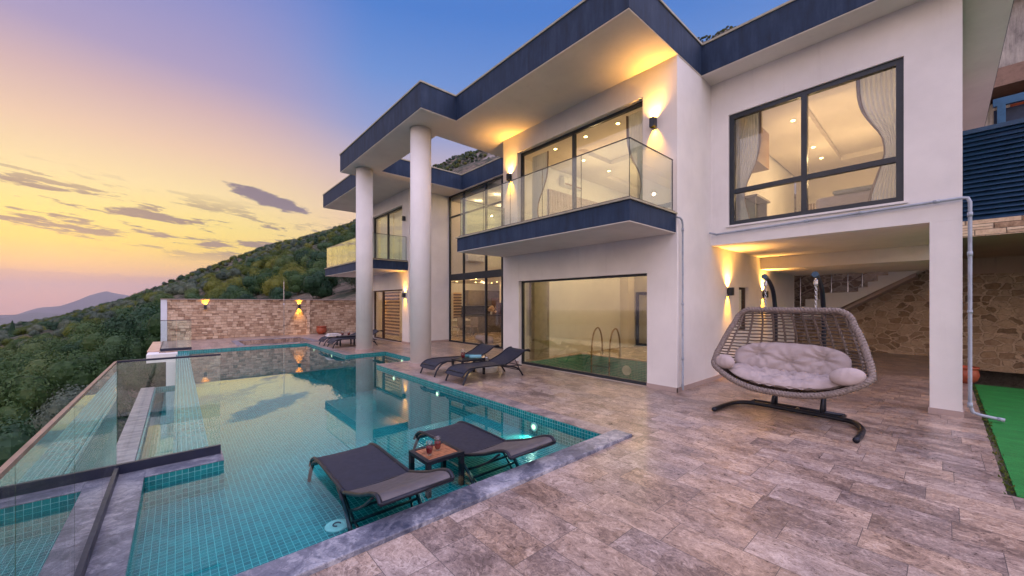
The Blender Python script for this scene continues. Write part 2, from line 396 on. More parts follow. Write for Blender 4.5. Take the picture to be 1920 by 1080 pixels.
M['fol'] = [foliage('olive_foliage', (.020,.060,.018), (.050,.105,.030), (.115,.165,.055)),
            foliage('dark_foliage', (.010,.040,.020), (.028,.078,.036), (.060,.120,.045)),
            foliage('grey_foliage', (.045,.075,.055), (.090,.130,.095), (.155,.19,.13)),
            foliage('yellow_foliage', (.04,.072,.012), (.085,.12,.018), (.17,.18,.03))]
M['bark'] = simple('bark', (.11,.08,.06), .9, 0, .2, 12., 20., .6, .02)
M['glass'] = glassmat('window_glass', (.95,.96,.95), .05, 1.0)
M['glass_big'] = glassmat('solar_glass', (.88,.87,.80), .075, 1.1)
M['railglass'] = glassmat('rail_glass', (.90,.96,.94), .055, 1.3, pw=4.2)
M['tumbler'] = glassmat('drinking_glass', (.97,.97,.97), .06, 1.2)
def water_bump(nt):
    P = pos(nt); x, y, z = nt.sep(P)
    calm = nt.noise(nt.vmath('MULTIPLY', P, (1.,1.,1.)), 2.2, 2, .5)
    rip = nt.noise(nt.vmath('MULTIPLY', P, (14.,5.,1.)), 1., 3, .6)
    edge = nt.smooth(x, .36, .24)
    h = nt.math('ADD', nt.math('MULTIPLY', calm, .10), nt.math('MULTIPLY', rip, .012))
    return nt.node('ShaderNodeBump', i_Strength=.10, i_Distance=.03, i_Height=h).outputs[0]
M['water'] = glassmat('pool_water', (.50,.94,.94), .020, 1.0, 0.0, water_bump, 4.8)
M['lamp_hot'] = emit('lamp_glow', (1.,.45,.02), 7.)
M['down'] = emit('downlight_glow', (1.,.70,.22), 30.)
M['poollamp'] = emit('pool_lamp_glow', (1.,.92,.55), 2.6)
# ------------------------------------------------------------------ camera
AL = 0.72155
cam = bpy.data.objects.new('camera', bpy.data.cameras.new('camera')); COL.objects.link(cam); sc.camera = cam
cam.location = (0,0,1.6); cam.rotation_euler = (math.pi/2, 0, -AL)
cam.data.sensor_width = 36; cam.data.lens = 36*712.65/1920; cam.data.shift_y = 28/1920
cam.data.clip_start = .05; cam.data.clip_end = 60000
sc.render.resolution_x = 1024; sc.render.resolution_y = 576
vs = sc.view_settings; vs.view_transform = 'Standard'; vs.look = 'None'; vs.exposure = .28; vs.gamma = 1
cy = sc.cycles; cy.use_denoising = True; cy.max_bounces = 9; cy.diffuse_bounces = 3; cy.glossy_bounces = 4
cy.transparent_max_bounces = 24; cy.transmission_bounces = 4; cy.volume_bounces = 0; cy.sample_clamp_indirect = 6
cy.caustics_reflective = False; cy.caustics_refractive = False
# ------------------------------------------------------------------ dusk sky
def lin(c): return tuple(((v/255)/12.92 if v/255 <= .04045 else ((v/255+.055)/1.055)**2.4) for v in c)
def skydome():
    w = bpy.data.worlds.new('World'); sc.world = w; w.use_nodes = True; nt = NT(w.node_tree); nt.n.clear()
    d = nt.vmath('NORMALIZE', nt.node('ShaderNodeTexCoord').outputs['Generated']); x, y, z = nt.sep(d)
    A = [(0,(186,148,140)),(.04,(216,164,128)),(.066,(244,192,100)),(.108,(254,218,66)),(.156,(253,226,112)),(.22,(250,222,156)),(.297,(236,198,166)),(.368,(208,174,174)),(.43,(168,152,188)),(.6,(110,130,200)),(1,(80,115,190))]
    B = [(0,(185,150,150)),(.07,(228,184,130)),(.12,(246,206,130)),(.2,(240,202,164)),(.31,(200,178,184)),(.40,(140,153,202)),(.50,(98,140,208)),(.6,(62,121,202)),(1,(60,100,185))]
    ra = nt.ramp(z, [(p, lin(c)) for p, c in A]); rb = nt.ramp(z, [(p, lin(c)) for p, c in B])
    hd = nt.vmath('NORMALIZE', nt.comb(x, y, 0.)); h = nt.vmath('DOT_PRODUCT', hd, (-.18,.9837,0.))
    c = nt.mix(nt.smooth(h, .985, .84), ra, rb)
    az = nt.math('ARCTAN2', x, y)
    # low bank of haze over the sea
    bn = nt.noise(nt.comb(nt.math('MULTIPLY', az, 9.), nt.math('MULTIPLY', z, 16.), 1.), 1., 5, .6)
    top = nt.math('MULTIPLY_ADD', bn, .034, .036)
    bank = nt.math('SUBTRACT', 1., nt.smooth(nt.math('SUBTRACT', z, top), -.004, .004))
    c = nt.mix(nt.math('MULTIPLY', bank, .62), c, lin((182,143,136)))
    # streaks of cloud, sinking to the right
    zz = nt.math('ADD', z, nt.math('MULTIPLY', az, .07))
    cn = nt.noise(nt.comb(nt.math('MULTIPLY', az, 17.), nt.math('MULTIPLY', zz, 120.), 4.7), 1., 8, .7)
    cl = nt.noise(nt.comb(nt.math('MULTIPLY', az, 6.5), nt.math('MULTIPLY', zz, 46.), 2.2), 1., 4, .55)
    k = nt.math('MULTIPLY_ADD', cl, .5, nt.math('MULTIPLY', cn, .5))
    band = nt.math('MULTIPLY', nt.smooth(zz, .075, .12), nt.smooth(zz, .235, .165))
    k = nt.math('MULTIPLY', nt.smooth(k, .505, .55), band)
    k = nt.math('MULTIPLY', k, nt.smooth(y, .55, .8))
    c = nt.mix(nt.math('MULTIPLY', k, .88), c, lin((112,88,98)))
    # one larger cloud to the right
    da = nt.math('SUBTRACT', az, .158); dz = nt.math('SUBTRACT', nt.math('ADD', z, nt.math('MULTIPLY', da, .23)), .222)
    e = nt.math('ADD', nt.math('POWER', nt.math('ABSOLUTE', nt.math('DIVIDE', da, .074)), 2.), nt.math('POWER', nt.math('ABSOLUTE', nt.math('DIVIDE', dz, .0145)), 2.))
    fn = nt.noise(nt.comb(nt.math('MULTIPLY', az, 26.), nt.math('MULTIPLY', zz, 90.), 8.), 1., 6, .65)
    e = nt.math('ADD', e, nt.math('MULTIPLY_ADD', fn, 3.2, -1.7))
    c = nt.mix(nt.math('MULTIPLY', nt.smooth(e, 1.15, .55), .92), c, lin((104,90,114)))
    # unseen sky to the west, behind and overhead, brightened to light the facade
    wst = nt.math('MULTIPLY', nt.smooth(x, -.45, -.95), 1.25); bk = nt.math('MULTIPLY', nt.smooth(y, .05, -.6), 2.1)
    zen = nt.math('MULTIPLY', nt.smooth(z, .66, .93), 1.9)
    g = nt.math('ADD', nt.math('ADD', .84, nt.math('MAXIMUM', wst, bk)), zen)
    # pale tint added to the brightened sky keeps its fill light from going blue
    c = nt.mix(nt.math('MULTIPLY', nt.smooth(g, .95, 2.0), .55), c, lin((228,204,202)))
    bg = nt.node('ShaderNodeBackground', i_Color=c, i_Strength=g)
    sky = nt.node('ShaderNodeTexSky', sky_type='NISHITA', sun_disc=False, sun_elevation=R(4), sun_rotation=R(-10.4))
    b2 = nt.node('ShaderNodeBackground', i_Color=sky.outputs[0], i_Strength=.012)
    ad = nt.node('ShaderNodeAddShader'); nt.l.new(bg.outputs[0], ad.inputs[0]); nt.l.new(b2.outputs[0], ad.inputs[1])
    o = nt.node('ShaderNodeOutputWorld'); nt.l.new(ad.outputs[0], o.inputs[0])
    w.cycles.sampling_method = 'MANUAL'; w.cycles.sample_map_resolution = 512
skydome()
def lamp(name, typ, loc, energy, color, rot=(0,0,0), **kw):
    l = bpy.data.lights.new(name, typ); l.energy = energy; l.color = color
    for k, v in kw.items(): setattr(l, k, v)
    o = bpy.data.objects.new(name, l); COL.objects.link(o); o.location = loc; o.rotation_euler = rot; return o
sun = lamp('sun', 'SUN', (0,0,50), .22, (1.,.74,.46), angle=R(80))
sun.rotation_euler = Vector((.30,-.95,-.30)).to_track_quat('-Z', 'Y').to_euler()
# ------------------------------------------------------------------ terrain
F0 = (.6606, .7507); R0 = (.7507, -.6606)
EX = [(-600,.035),(0,.032),(100,.014),(225,.004),(400,.008),(500,.016),(600,.005),(680,.0),(760,.05),(817,.074),(870,.083),(943,.075),(1100,.12),(1300,.158),(1430,.142),(1600,.1),(2400,.05)]
def extra(lat, fwd):
    if fwd <= .05: return 0.
    u = 960+712.65*lat/fwd
    if u <= EX[0][0]: return 0.
    if u >= EX[-1][0]: return .05
    for (a, p), (b, q) in zip(EX, EX[1:]):
        if a <= u <= b: return p+(q-p)*(u-a)/(b-a)
def ground_z(x, y, detail=True):
    r = math.hypot(x, y); lat = x*R0[0]+y*R0[1]; fwd = x*F0[0]+y*F0[1]
    z = .4925*x+.0617*y-3.5
    RR = 270.
    t = min(r/RR, 1.); z += (extra(lat/max(r,1), fwd/max(r,1))-.010)*RR*t**1.4
    if r > RR: k = min(max((math.degrees(math.atan2(lat, fwd))+82)/16., 0), 1); z -= (r-RR)*.9*k*k*(3-2*k)
    if detail:
        a = min(1., r/60.)
        z += a*(noise.noise(Vector((x*.03, y*.03, 1)))*3.0+noise.noise(Vector((x*.11, y*.11, 5)))*.9)
        if x > 40 and fwd > 0:
            c = min(1, (x-40)/60.); q = noise.fractal(Vector((x*.022, y*.03, 3)), .9, 2.1, 5)
            z += c*(q*7+abs(noise.noise(Vector((x*.05, y*.05, 9))))*9*c)-c*2
    return max(z, -306)
def terrain():
    mb = MB(); rs = []; r = 6.
    while r < 760: rs.append(r); r *= 1.035
    azs = [R(a) for a in range(-150, 96, 2)]; azs = [R(-150+i*.75) for i in range(int(245/.75))]
    n = len(azs)
    for r in rs:
        for a in azs:
            x = r*(math.cos(a)*F0[0]+math.sin(a)*R0[0]); y = r*(math.cos(a)*F0[1]+math.sin(a)*R0[1])
            z = ground_z(x, y)
            if -1.6 < x < 19 and -14 < y < 22.4: z = min(z, -3.2)
            mb.v.append((x,y,z))
    for i in range(len(rs)-1):
        for j in range(n-1):
            mb.f.append((i*n+j, i*n+j+1, (i+1)*n+j+1, (i+1)*n+j)[::-1]); mb.mi.append(0)
    tag(mb.obj('hillside', M['ground'], smooth=True), kind='structure')
    s = MB(); s.lathe([(0,0),(300,0),(16000,0)], (0,0,-300), 64)
    m, nt, bs = newmat('sea_water'); P = pos(nt)
    bs.inputs['Base Color'].default_value = (.03,.05,.08,1); bs.inputs['Roughness'].default_value = .22
    bump(nt, bs, nt.noise(P, .02, 5, .6), .5, 6.); s.obj('sea', m) ['kind'] = 'structure'
    mm = simple('far_mountain', (.07,.085,.07), .95, 0, .3, .002)
    def ridge(name, prof, dist, half, label, seed):
        b = MB(); N = 90; a0, a1 = prof[0][0], prof[-1][0]; rows = 9
        for i in range(N+1):
            u = a0+(a1-a0)*i/N
            for (p, q), (p2, q2) in zip(prof, prof[1:]):
                if p <= u <= p2: v = q+(q2-q)*(u-p)/(p2-p)
            dr = Vector((F0[0]*712.65+R0[0]*(u-960), F0[1]*712.65+R0[1]*(u-960), 0)); hy = dr.length; dr /= hy
            top = max(1.6+dist*(568-v)/hy, -300)
            for j in range(rows):
                t = j/(rows-1)*2-1; k = (1-abs(t))**.8
                nz = noise.fractal(Vector((u*.03, t*2, seed)), 1., 2., 4)*.12*(top+300)*(1 if abs(t) > .05 else .35)
                b.v.append((*(dr*(dist+half*t)).xy, -302+(top+302)*k+nz*k))
        for i in range(N):
            for j in range(rows-1): b.f.append((i*rows+j, (i+1)*rows+j, (i+1)*rows+j+1, i*rows+j+1)); b.mi.append(0)
        tag(b.obj(name, mm, smooth=True), kind='structure')
    ridge('far_hills', [(-200,602),(0,592),(25,592),(60,580),(85,575),(110,575),(140,565),(170,553),(200,546),(225,551),(300,566),(420,580),(520,600)], 12500, 1500, '', 2)
    ridge('near_hills', [(-400,612),(-100,603),(0,597),(30,590),(60,586),(100,588),(150,590),(220,600),(300,612)], 8200, 900, '', 7)
    # coast to the west, seen only mirrored in the glass
    b = MB(); N = 80
    for i in range(N+1):
        a = R(-100+90*i/N); d = Vector((math.sin(a), math.cos(a), 0))
        for j in range(9):
            t = j/4-1; k = (1-abs(t))**.8; h = 75*(.55+.9*noise.noise(Vector((i*.09, 0, 3)))+.3*noise.noise(Vector((i*.3, 2, 3))))
            q = d*(4300+1000*t); b.v.append((q.x, q.y, -302+max(h, 0)*k))
    for i in range(N):
        for j in range(8): b.f.append((i*9+j, i*9+j+1, (i+1)*9+j+1, (i+1)*9+j)); b.mi.append(0)
    tag(b.obj('western_coast', mm, smooth=True), kind='structure')
terrain()
HAZE = True
if HAZE:
    b = MB(); b.box(-21000, 21000, -21000, 21000, -330, 700)
    m = bpy.data.materials.new('haze_air'); m.use_nodes = True; nt = NT(m.node_tree); nt.n.clear()
    v = nt.node('ShaderNodeVolumePrincipled', i_Color=(.74,.70,.84), i_Density=.00007, i_Anisotropy=.2)
    o = nt.node('ShaderNodeOutputMaterial'); nt.l.new(v.outputs[0], o.inputs['Volume'])
    tag(b.obj('haze', m), kind='stuff')
# ------------------------------------------------------------------ shrubs and trees
def leaf_crown(seed, n=1500, lobes=8, leaf=.085, flat=.8, cone=False):
    rd = random.Random(seed); mb = MB(); L = []
    for i in range(lobes):
        a = rd.uniform(0, 6.28); q = rd.uniform(.12, .48) if i else 0
        L.append((Vector((math.cos(a)*q, math.sin(a)*q, rd.uniform(.25, .80))), rd.uniform(.20, .40)))
    for i in range(n):
        if cone:
            t = rd.random()**.8; rr = (1-t)*.34*rd.uniform(.75, 1.1)+.02; a = rd.uniform(0, 6.28)
            p = Vector((math.cos(a)*rr, math.sin(a)*rr, .05+t*.95)); d = Vector((math.cos(a), math.sin(a), .5))
        else:
            c, r = rd.choice(L); d = Vector((rd.gauss(0,1), rd.gauss(0,1), rd.gauss(0,1)+.25)).normalized()
            p = c+d*r*(rd.uniform(.55, 1.08) if rd.random() < .85 else rd.uniform(1.0, 1.25)); p.z = max(p.z*flat, .02)
        nrm = (d+Vector((rd.gauss(0,.3), rd.gauss(0,.3), rd.gauss(0,.3)))).normalized()
        t1 = nrm.orthogonal().normalized(); t1.rotate(Matrix.Rotation(rd.uniform(0, 6.28), 3, nrm)); t2 = nrm.cross(t1)
        s = leaf*rd.uniform(.6, 1.35)
        vs = [p-t1*s*.55, p+t2*s*.38+nrm*s*.1, p+t1*s*.6, p-t2*s*.38+nrm*s*.1]
        mb.add(vs, [(0,1,2,3)])
    if not cone:
        for c, r in L:      # dense twiggy heart of each lobe
            mb.lathe([(math.sin(math.pi*k/6)*r*.72+1e-4, (-math.cos(math.pi*k/6)*r*.72+c.z)*flat) for k in range(7)], (c.x, c.y, 0), 9)
    return mb
def trunk_mb(seed):
    rd = random.Random(seed); mb = MB()
    for i in range(4):
        a = rd.uniform(0, 6.28); x, y = math.cos(a), math.sin(a)
        mb.tube([(0,0,-.12), (x*.05,y*.05,.12), (x*.18,y*.18,.32), (x*.33,y*.33,.52)], [.045,.035,.022,.01], 6)
    return mb
crowns = []
for i in range(8): crowns.append(leaf_crown(20+i, 5200, 12, .048, 1.0).mesh('crown', M['fol'][[0,0,1,2,0,1,3,2][i]]))
trunks = [trunk_mb(i).mesh('trunk', M['bark']) for i in range(3)]
KIND = {0:'olive green', 1:'dark green', 2:'grey green', 3:'yellow green'}
kinds = [0,0,1,2,0,1,3,2]
rd = random.Random(11); spots = []
def in_plot(x, y, m=0.): return -2.9-m < x < 19 and -14 < y < 24.0+m
cells = {}
def try_spot(a, r, gap):
    x = r*(math.cos(a)*F0[0]+math.sin(a)*R0[0]); y = r*(math.cos(a)*F0[1]+math.sin(a)*R0[1])
    if in_plot(x, y): return None
    k = (int(x//3), int(y//3))
    for i in (-1,0,1):
        for j in (-1,0,1):
            for (p, q) in cells.get((k[0]+i, k[1]+j), ()):
                if (p-x)**2+(q-y)**2 < gap*gap: return None
    cells.setdefault(k, []).append((x,y)); return (x, y, r)
for i in range(42000):
    a = R(rd.uniform(-66, -19)); r = 8+math.sqrt(rd.random())*(285 if a > R(-46) else 420)
    if rd.random() < .25: r = 8+rd.random()*60
    if noise.noise(Vector((r*math.sin(a)*.06, r*math.cos(a)*.06, 2))) > .42: continue
    s = try_spot(a, r, 2.5)
    if s: spots.append(s)
spots.sort(key=lambda s: s[2])
def kind_at(x, y, rd):
    n = noise.noise(Vector((x*.07, y*.07, 4)))+rd.gauss(0, .22)
    return rd.choice([6]) if n > .42 else (rd.choice([3,7]) if n < -.42 else rd.choice([0,1,2,4,5,0,4]))
proto = {}
GRP = 'shrubs covering the hillside'
near = spots[:205]; far = spots[205:]
for i in range(30): near.append((rd.uniform(-2.0, -1.5), 5.5+i*.62+rd.uniform(-.2,.2), 0))
for i in range(54): near.append((rd.uniform(-3.1, -1.75), 3.5+i*.36+rd.uniform(-.2,.2), 0))
for i, (x, y, r) in enumerate(near):
    k = kind_at(x, y, rd); s = rd.uniform(1.4, 2.15)*(1.35 if rd.random() < .2 else 1) if r else rd.uniform(.8, 1.15); z = min(ground_z(x, y), -3.2 if -2.1 < x < 0 and y < 24 else 99)-.1
    e = thing('shrub', f'{KIND[kinds[k]]} bush among the scrub on the slope beyond the glass railing', 'shrub', (x,y,z), rd.uniform(0, 6.28), GRP)
    e.scale = (s*rd.uniform(.9,1.2), s*rd.uniform(.9,1.2), s*rd.uniform(.9,1.3))
    c = bpy.data.objects.new('crown', crowns[k]); COL.objects.link(c); c.parent = e
    if i < 110 or not r:
        t = bpy.data.objects.new('trunk', trunks[i % 3]); COL.objects.link(t); t.parent = e
# the wooded mass beyond, and on the mountain behind the roof
for i in range(16000):
    a = R(rd.uniform(-14, 1)) if i % 4 else R(rd.uniform(20, 36)); r = rd.uniform(150, 272)
    s = try_spot(a, r, 1.7)
    if s and s[0] > 24: far.append((s[0], s[1], -1))
src = []
for k in range(4):
    o = bpy.data.objects.new('scrub_clump', crowns[[0,2,3,6][k]]); src.append(o)
def scatter(name, pts):
    me = bpy.data.meshes.new(name)
    me.from_pydata([(x, y, ground_z(x, y)-.15) for x, y, r in pts], [], [])
    at = me.attributes.new('size', 'FLOAT', 'POINT'); rt = me.attributes.new('turn', 'FLOAT', 'POINT'); ix = me.attributes.new('pick', 'INT', 'POINT')
    for i, (x, y, r) in enumerate(pts):
        at.data[i].value = rd.uniform(1.3, 2.1)*(1. if r >= 0 else .8); rt.data[i].value = rd.uniform(0, 6.28)
        n = noise.noise(Vector((x*.07, y*.07, 4)))+rd.gauss(0, .22); ix.data[i].value = 3 if n > .42 else (2 if n < -.42 else rd.choice([0,1]))
    o = bpy.data.objects.new(name, me); COL.objects.link(o)
    ng = bpy.data.node_groups.new('scatter', 'GeometryNodeTree')
    ng.interface.new_socket('Geometry', in_out='INPUT', socket_type='NodeSocketGeometry'); ng.interface.new_socket('Geometry', in_out='OUTPUT', socket_type='NodeSocketGeometry')
    N = ng.nodes; Lk = ng.links; gi = N.new('NodeGroupInput'); go = N.new('NodeGroupOutput')
    g2i = N.new('GeometryNodeGeometryToInstance')
    for s in reversed(src):
        oi = N.new('GeometryNodeObjectInfo'); oi.inputs['Object'].default_value = s; oi.inputs['As Instance'].default_value = True
        Lk.new(oi.outputs['Geometry'], g2i.inputs[0])
    ip = N.new('GeometryNodeInstanceOnPoints'); ip.inputs['Pick Instance'].default_value = True
    # geometry-to-instance wraps; join instances instead
    jn = N.new('GeometryNodeJoinGeometry')
    for l in list(g2i.inputs[0].links): Lk.new(l.from_socket, jn.inputs[0])
    N.remove(g2i); Lk.new(jn.outputs[0], ip.inputs['Instance']); Lk.new(gi.outputs[0], ip.inputs['Points'])
    def attr(nm, ty):
        a = N.new('GeometryNodeInputNamedAttribute'); a.data_type = ty; a.inputs['Name'].default_value = nm
        return [q for q in a.outputs if q.enabled and q.name == 'Attribute'][0]
    Lk.new(attr('pick', 'INT'), ip.inputs['Instance Index'])
    cx = N.new('ShaderNodeCombineXYZ'); Lk.new(attr('turn', 'FLOAT'), cx.inputs[2]); Lk.new(cx.outputs[0], ip.inputs['Rotation'])
    Lk.new(attr('size', 'FLOAT'), ip.inputs['Scale']); Lk.new(ip.outputs[0], go.inputs[0])
    md = o.modifiers.new('scatter', 'NODES'); md.node_group = ng
    tag(o, 'mass of dark green scrub covering the far slopes of the mountain', 'scrub', kind='stuff'); return o
for o in src: o.hide_render = False
scatter('hillside_scrub', far)
# a lone conifer on the skyline at the far left
def at(u, v, z=None, r=None):
    d = Vector((F0[0]*712.65+R0[0]*(u-960), F0[1]*712.65+R0[1]*(u-960), 568-v)); d /= math.hypot(d.x, d.y)
    return Vector((0,0,1.6))+d*r
p = at(23, 612, r=150); c = thing('conifer', 'dark pointed conifer standing alone on the skyline at the far left', 'tree', (p.x, p.y, ground_z(p.x, p.y)+.2)); c.scale = (2.6,2.6,4.6)
leaf_crown(77, 1600, 1, .06, cone=True).obj('crown', M['fol'][1], c); MB().tube([(0,0,-.3),(0,0,.8)], [.04,.01], 6).obj('trunk', M['bark'], c)
def rockpile(u, v, r, s, label, seed):
    p = at(u, v, r=r); p.z = ground_z(p.x, p.y); b = MB(); rr = random.Random(seed)
    for i in range(7):
        c = Vector((rr.gauss(0,.6), rr.gauss(0,.6), rr.uniform(-.1,.25))); n = 10; vs = []; fs = []
        rings = 6
        for a in range(rings+1):
            for k in range(n):
                th = math.pi*a/rings; ph = 2*math.pi*k/n; d = Vector((math.sin(th)*math.cos(ph), math.sin(th)*math.sin(ph), math.cos(th)*.6))
                vs.append(c+d*(.5+.4*noise.noise(d*1.7+Vector((i*3,seed,0)))))
        for a in range(rings):
            for k in range(n): fs.append((a*n+k, (a+1)*n+k, (a+1)*n+(k+1)%n, a*n+(k+1)%n))
        b.add(vs, fs)
    o = b.obj('rock_outcrop', M['rock']); o.location = p; o.scale = (s,s,s); tag(o, label, 'rocks')
rockpile(415, 562, 42, 1.5, 'bare pale rock outcrop rising among bushes just above the stone wall', 3)
rockpile(175, 690, 26, .9, 'small pale rocks between dark bushes left of the glass railing', 5)
rockpile(12, 838, 15, .9, 'pale stones on the bank at the lower left edge', 8)
# ------------------------------------------------------------------ deck, pool
FX = 6.7           # facade plane
def struct(name, mb, m, **k): return tag(mb.obj(name, m, **k), kind='structure')
PX0, PX1, PY0, PY1 = -.23, 3.88, 2.70, 16.85      # pool water rectangle
NOTCH = (3.88, 5.13, 9.75, 12.15)
BAS = (1.9, 4.25, 17.35, 19.6)
d = MB()
d.plate('z', -.30, 0, (-.46, 17.2, -9, 21.6), [
    (-.46, 4.05, 2.46, 9.75), (-.46, 4.05, 9.74, 16.95), (4.0, 4.13, 2.46, 9.62), (4.0, 4.13, 12.28, 16.95), (3.8, 5.24, 9.62, 12.28),
    (5.2, 17.2, -9, -.35), (6.72, 14.6, 3.4, 8.0), (8.5, 16.6, 7.9, 13.9), (6.72, 16.6, 13.8, 19.2), BAS, (-.42, .0, 2.46, 16.95)])
deck = struct('terrace_paving', d, M['paving'])
b = MB(); b.plate('z', -.4, -.015, (5.2, 12., -9, -.35)); struct('soil_strip', b, M['ground'])
b = MB()
b.plate('z', -.35, -.30, (BAS[0]-.02, BAS[1]+.02, BAS[2]-.02, BAS[3]+.02))
bs_ = [(BAS[0]-.02, BAS[0], BAS[2], BAS[3]), (BAS[1], BAS[1]+.02, BAS[2], BAS[3]), (BAS[0], BAS[1], BAS[2]-.02, BAS[2]), (BAS[0], BAS[1], BAS[3], BAS[3]+.02)]
basin = thing('sunken_seating', 'shallow sunken basin lined in brown stone between pool and far wall', 'basin')
b.obj('basin_floor', marble('basin_stone', (.12,.075,.065), (.26,.17,.15), (.42,.32,.28), 3., .5), basin)
b2 = MB(); b2.plate('z', .0, .012, (BAS[0]-.22, BAS[1]+.22, BAS[2]-.12, BAS[3]+.22), [BAS]); b2.obj('rim', M['coping'], basin)
pool = thing('swimming_pool', 'large L-shaped swimming pool lined in teal mosaic beside the villa', 'swimming pool')
# coping
b = MB(); b.box(-.405, 4.08, 2.46, 2.70, -.012, .035); b.obj('coping', M['coping'], pool, bevel=.008)
b = MB(); b.box(-.46, -.23, 2.70, 5.20, -.011, .0); b.box(-.23, .36, 4.86, 5.20, -.011, -.0); b.obj('coping', M['coping'], pool, bevel=.006)
b = MB(); b.box(3.88, 4.13, 2.70, 9.50, -.005, .004); b.box(3.88, 5.13, 9.50, 9.75, -.005, .004); b.box(5.13, 5.24, 9.62, 12.28, -.005, .004)
b.box(3.88, 5.13, 12.15, 12.28, -.005, .004); b.box(3.88, 4.13, 12.28, 16.85, -.005, .004); b.box(.0, 4.13, 16.85, 16.95, -.005, .004)
b.obj('coping', marble('flush_coping', (.10,.085,.10), (.27,.215,.215), (.50,.42,.38), 2.6), pool)
# shell
b = MB()
b.box(-.24, 3.89, 2.69, 5.3, -1.3, -.30)                      # tanning shelf
b.plate('z', -1.3, -1.2, (-.3, 5.2, 5.3, 17.))
b.box(3.882, 3.99, 2.5, 9.63, -1.25, -.006); b.box(3.882, 5.14, 9.64, 9.748, -1.25, -.006); b.box(5.132, 5.24, 9.76, 12.14, -1.25, -.006)
b.box(3.882, 5.14, 12.152, 12.25, -1.25, -.006); b.box(3.882, 3.99, 12.26, 16.85, -1.25, -.006); b.box(-.0, 3.99, 16.852, 16.94, -1.25, -.006)
b.box(-.225, 4., 2.6, 2.698, -.9, -.03); b.box(-.238, -.232, 2.72, 4.85, -.9, -.012)
b.box(-.23, .355, 4.865, 5.19, -1.2, -.012)
b.box(.0, .27, 5.20, 16.85, -1.25, -.068)
b.obj('mosaic_shell', M['tile'], pool)
w = MB(); xs = [-.225, .0, 3.881, 5.131]
w.add([(-.23,2.70,-.07),(3.88,2.70,-.07),(3.88,4.865,-.07),(-.23,4.865,-.07)], [(0,1,2,3)])
w.add([(.355,4.865,-.07),(3.88,4.865,-.07),(3.88,5.19,-.07),(.355,5.19,-.07)], [(0,1,2,3)])
w.add([(.271,5.19,-.07),(3.88,5.19,-.07),(3.88,16.85,-.07),(.271,16.85,-.07)], [(0,1,2,3)])
w.add([(3.88,9.75,-.07),(5.13,9.75,-.07),(5.13,12.15,-.07),(3.88,12.15,-.07)], [(0,1,2,3)])
tag(w.obj('water', M['water']), kind='structure')
# overflow trough below the infinity edge
tr = thing('overflow_trough', 'narrow lower overflow trough with grey marble kerb below the infinity edge', 'trough')
b = MB(); b.box(-.86, -.54, 4.2, 16.5, -3.4, -1.05); b.obj('kerb', M['coping2'], tr, bevel=.008)
b = MB(); b.box(-.53, -.002, 5.2, 16.5, -1.7, -1.5); b.box(-.535, -.5, 5.2, 16.5, -1.5, -1.07); b.box(-.04, -.002, 5.2, 16.5, -1.5, -.085); b.box(-.5,-.04,16.4,16.5,-1.5,-1.07); b.obj('mosaic_lining', M['tile'], tr)
b = MB(); b.add([(-.50,5.2,-1.16),(-.04,5.2,-1.16),(-.04,16.4,-1.16),(-.50,16.4,-1.16)], [(0,1,2,3)]); tag(b.obj('trough_water', M['water']), kind='structure')
b = MB(); b.box(-.455, -.24, -9, 5.15, -4.2, -.302); b.box(-.455,-.24,2.71,5.15,-.30,-.012); b.box(-.28, -.02, 16.52, 21.6, -4.2, -.302); b.box(-.02,4.,2.71,16.8,-4.2,-1.32)
rw = tag(b.obj('retaining_wall', M['plaster']), 'white rendered wall under the pool terrace above the hillside', 'retaining wall')
b = MB(); b.box(-.74, -.0, 16.55, 21.45, -.30, -.04); wl = thing('end_block', 'white rendered block with pink stone cap at the far end of the infinity edge', 'block')
b.obj('block', M['plaster'], wl); b = MB(); b.box(-.76, -.44, 17.4, 21.45, -.038, .0); b.obj('cap', marble('cap_stone', (.4,.24,.18), (.55,.36,.28), (.66,.5,.4), 3.), wl)
# pool lamps, outlets
for i, (x, y, z, w_) in enumerate([(3.88,3.91,-.19,'nearest the front corner of the pool'),(3.88,6.62,-.20,'beside the near pair of deck loungers'),(3.88,8.64,-.19,'below the near round column'),(3.88,13.5,-.17,'below the far round column'),(3.88,15.67,-.17,'beside the far pair of loungers'),(5.13,10.86,-.15,'inside the recess between the two columns')]):
    t = thing('pool_light', 'glowing round underwater lamp in the pool side, '+w_, 'pool light', (x-.004,y,z), 0, 'underwater lamps along the pool side')
    b = MB(); b.tube([(0,0,0),(-.02,0,0)], .062, 20); b.obj('ring', M['skin_white'], t)
    b = MB(); b.tube([(-.0205,0,0),(-.026,0,0)], .034, 20); b.obj('lens', M['poollamp'], t)
    lamp('pool_spot', 'SPOT', (x-.05,y,z), 26, (1.,.95,.72), Vector((-1,-.1,-.22)).to_track_quat('-Z','Y').to_euler(), spot_size=R(125), spot_blend=.9, shadow_soft_size=.05)
for (x, y, w_) in [(1.02,3.42,'near the legs of the left pool lounger'),(3.42,3.55,'near the right front corner of the pool')]:
    t = thing('floor_drain', 'round white inlet cover on the pool floor '+w_, 'drain', (x,y,-.30), 0, 'inlet covers on the pool floor')
    b = MB(); b.lathe([(.095,0),(.095,.006),(.06,.012),(.05,.008),(0,.008)], n=24); b.obj('cover', M['skin_white'], t)
    b = MB(); b.tube([(.03*math.cos(a*.5),.03*math.sin(a*.5),.012) for a in range(10)], .006, 6); b.obj('slot', M['navy'], t)
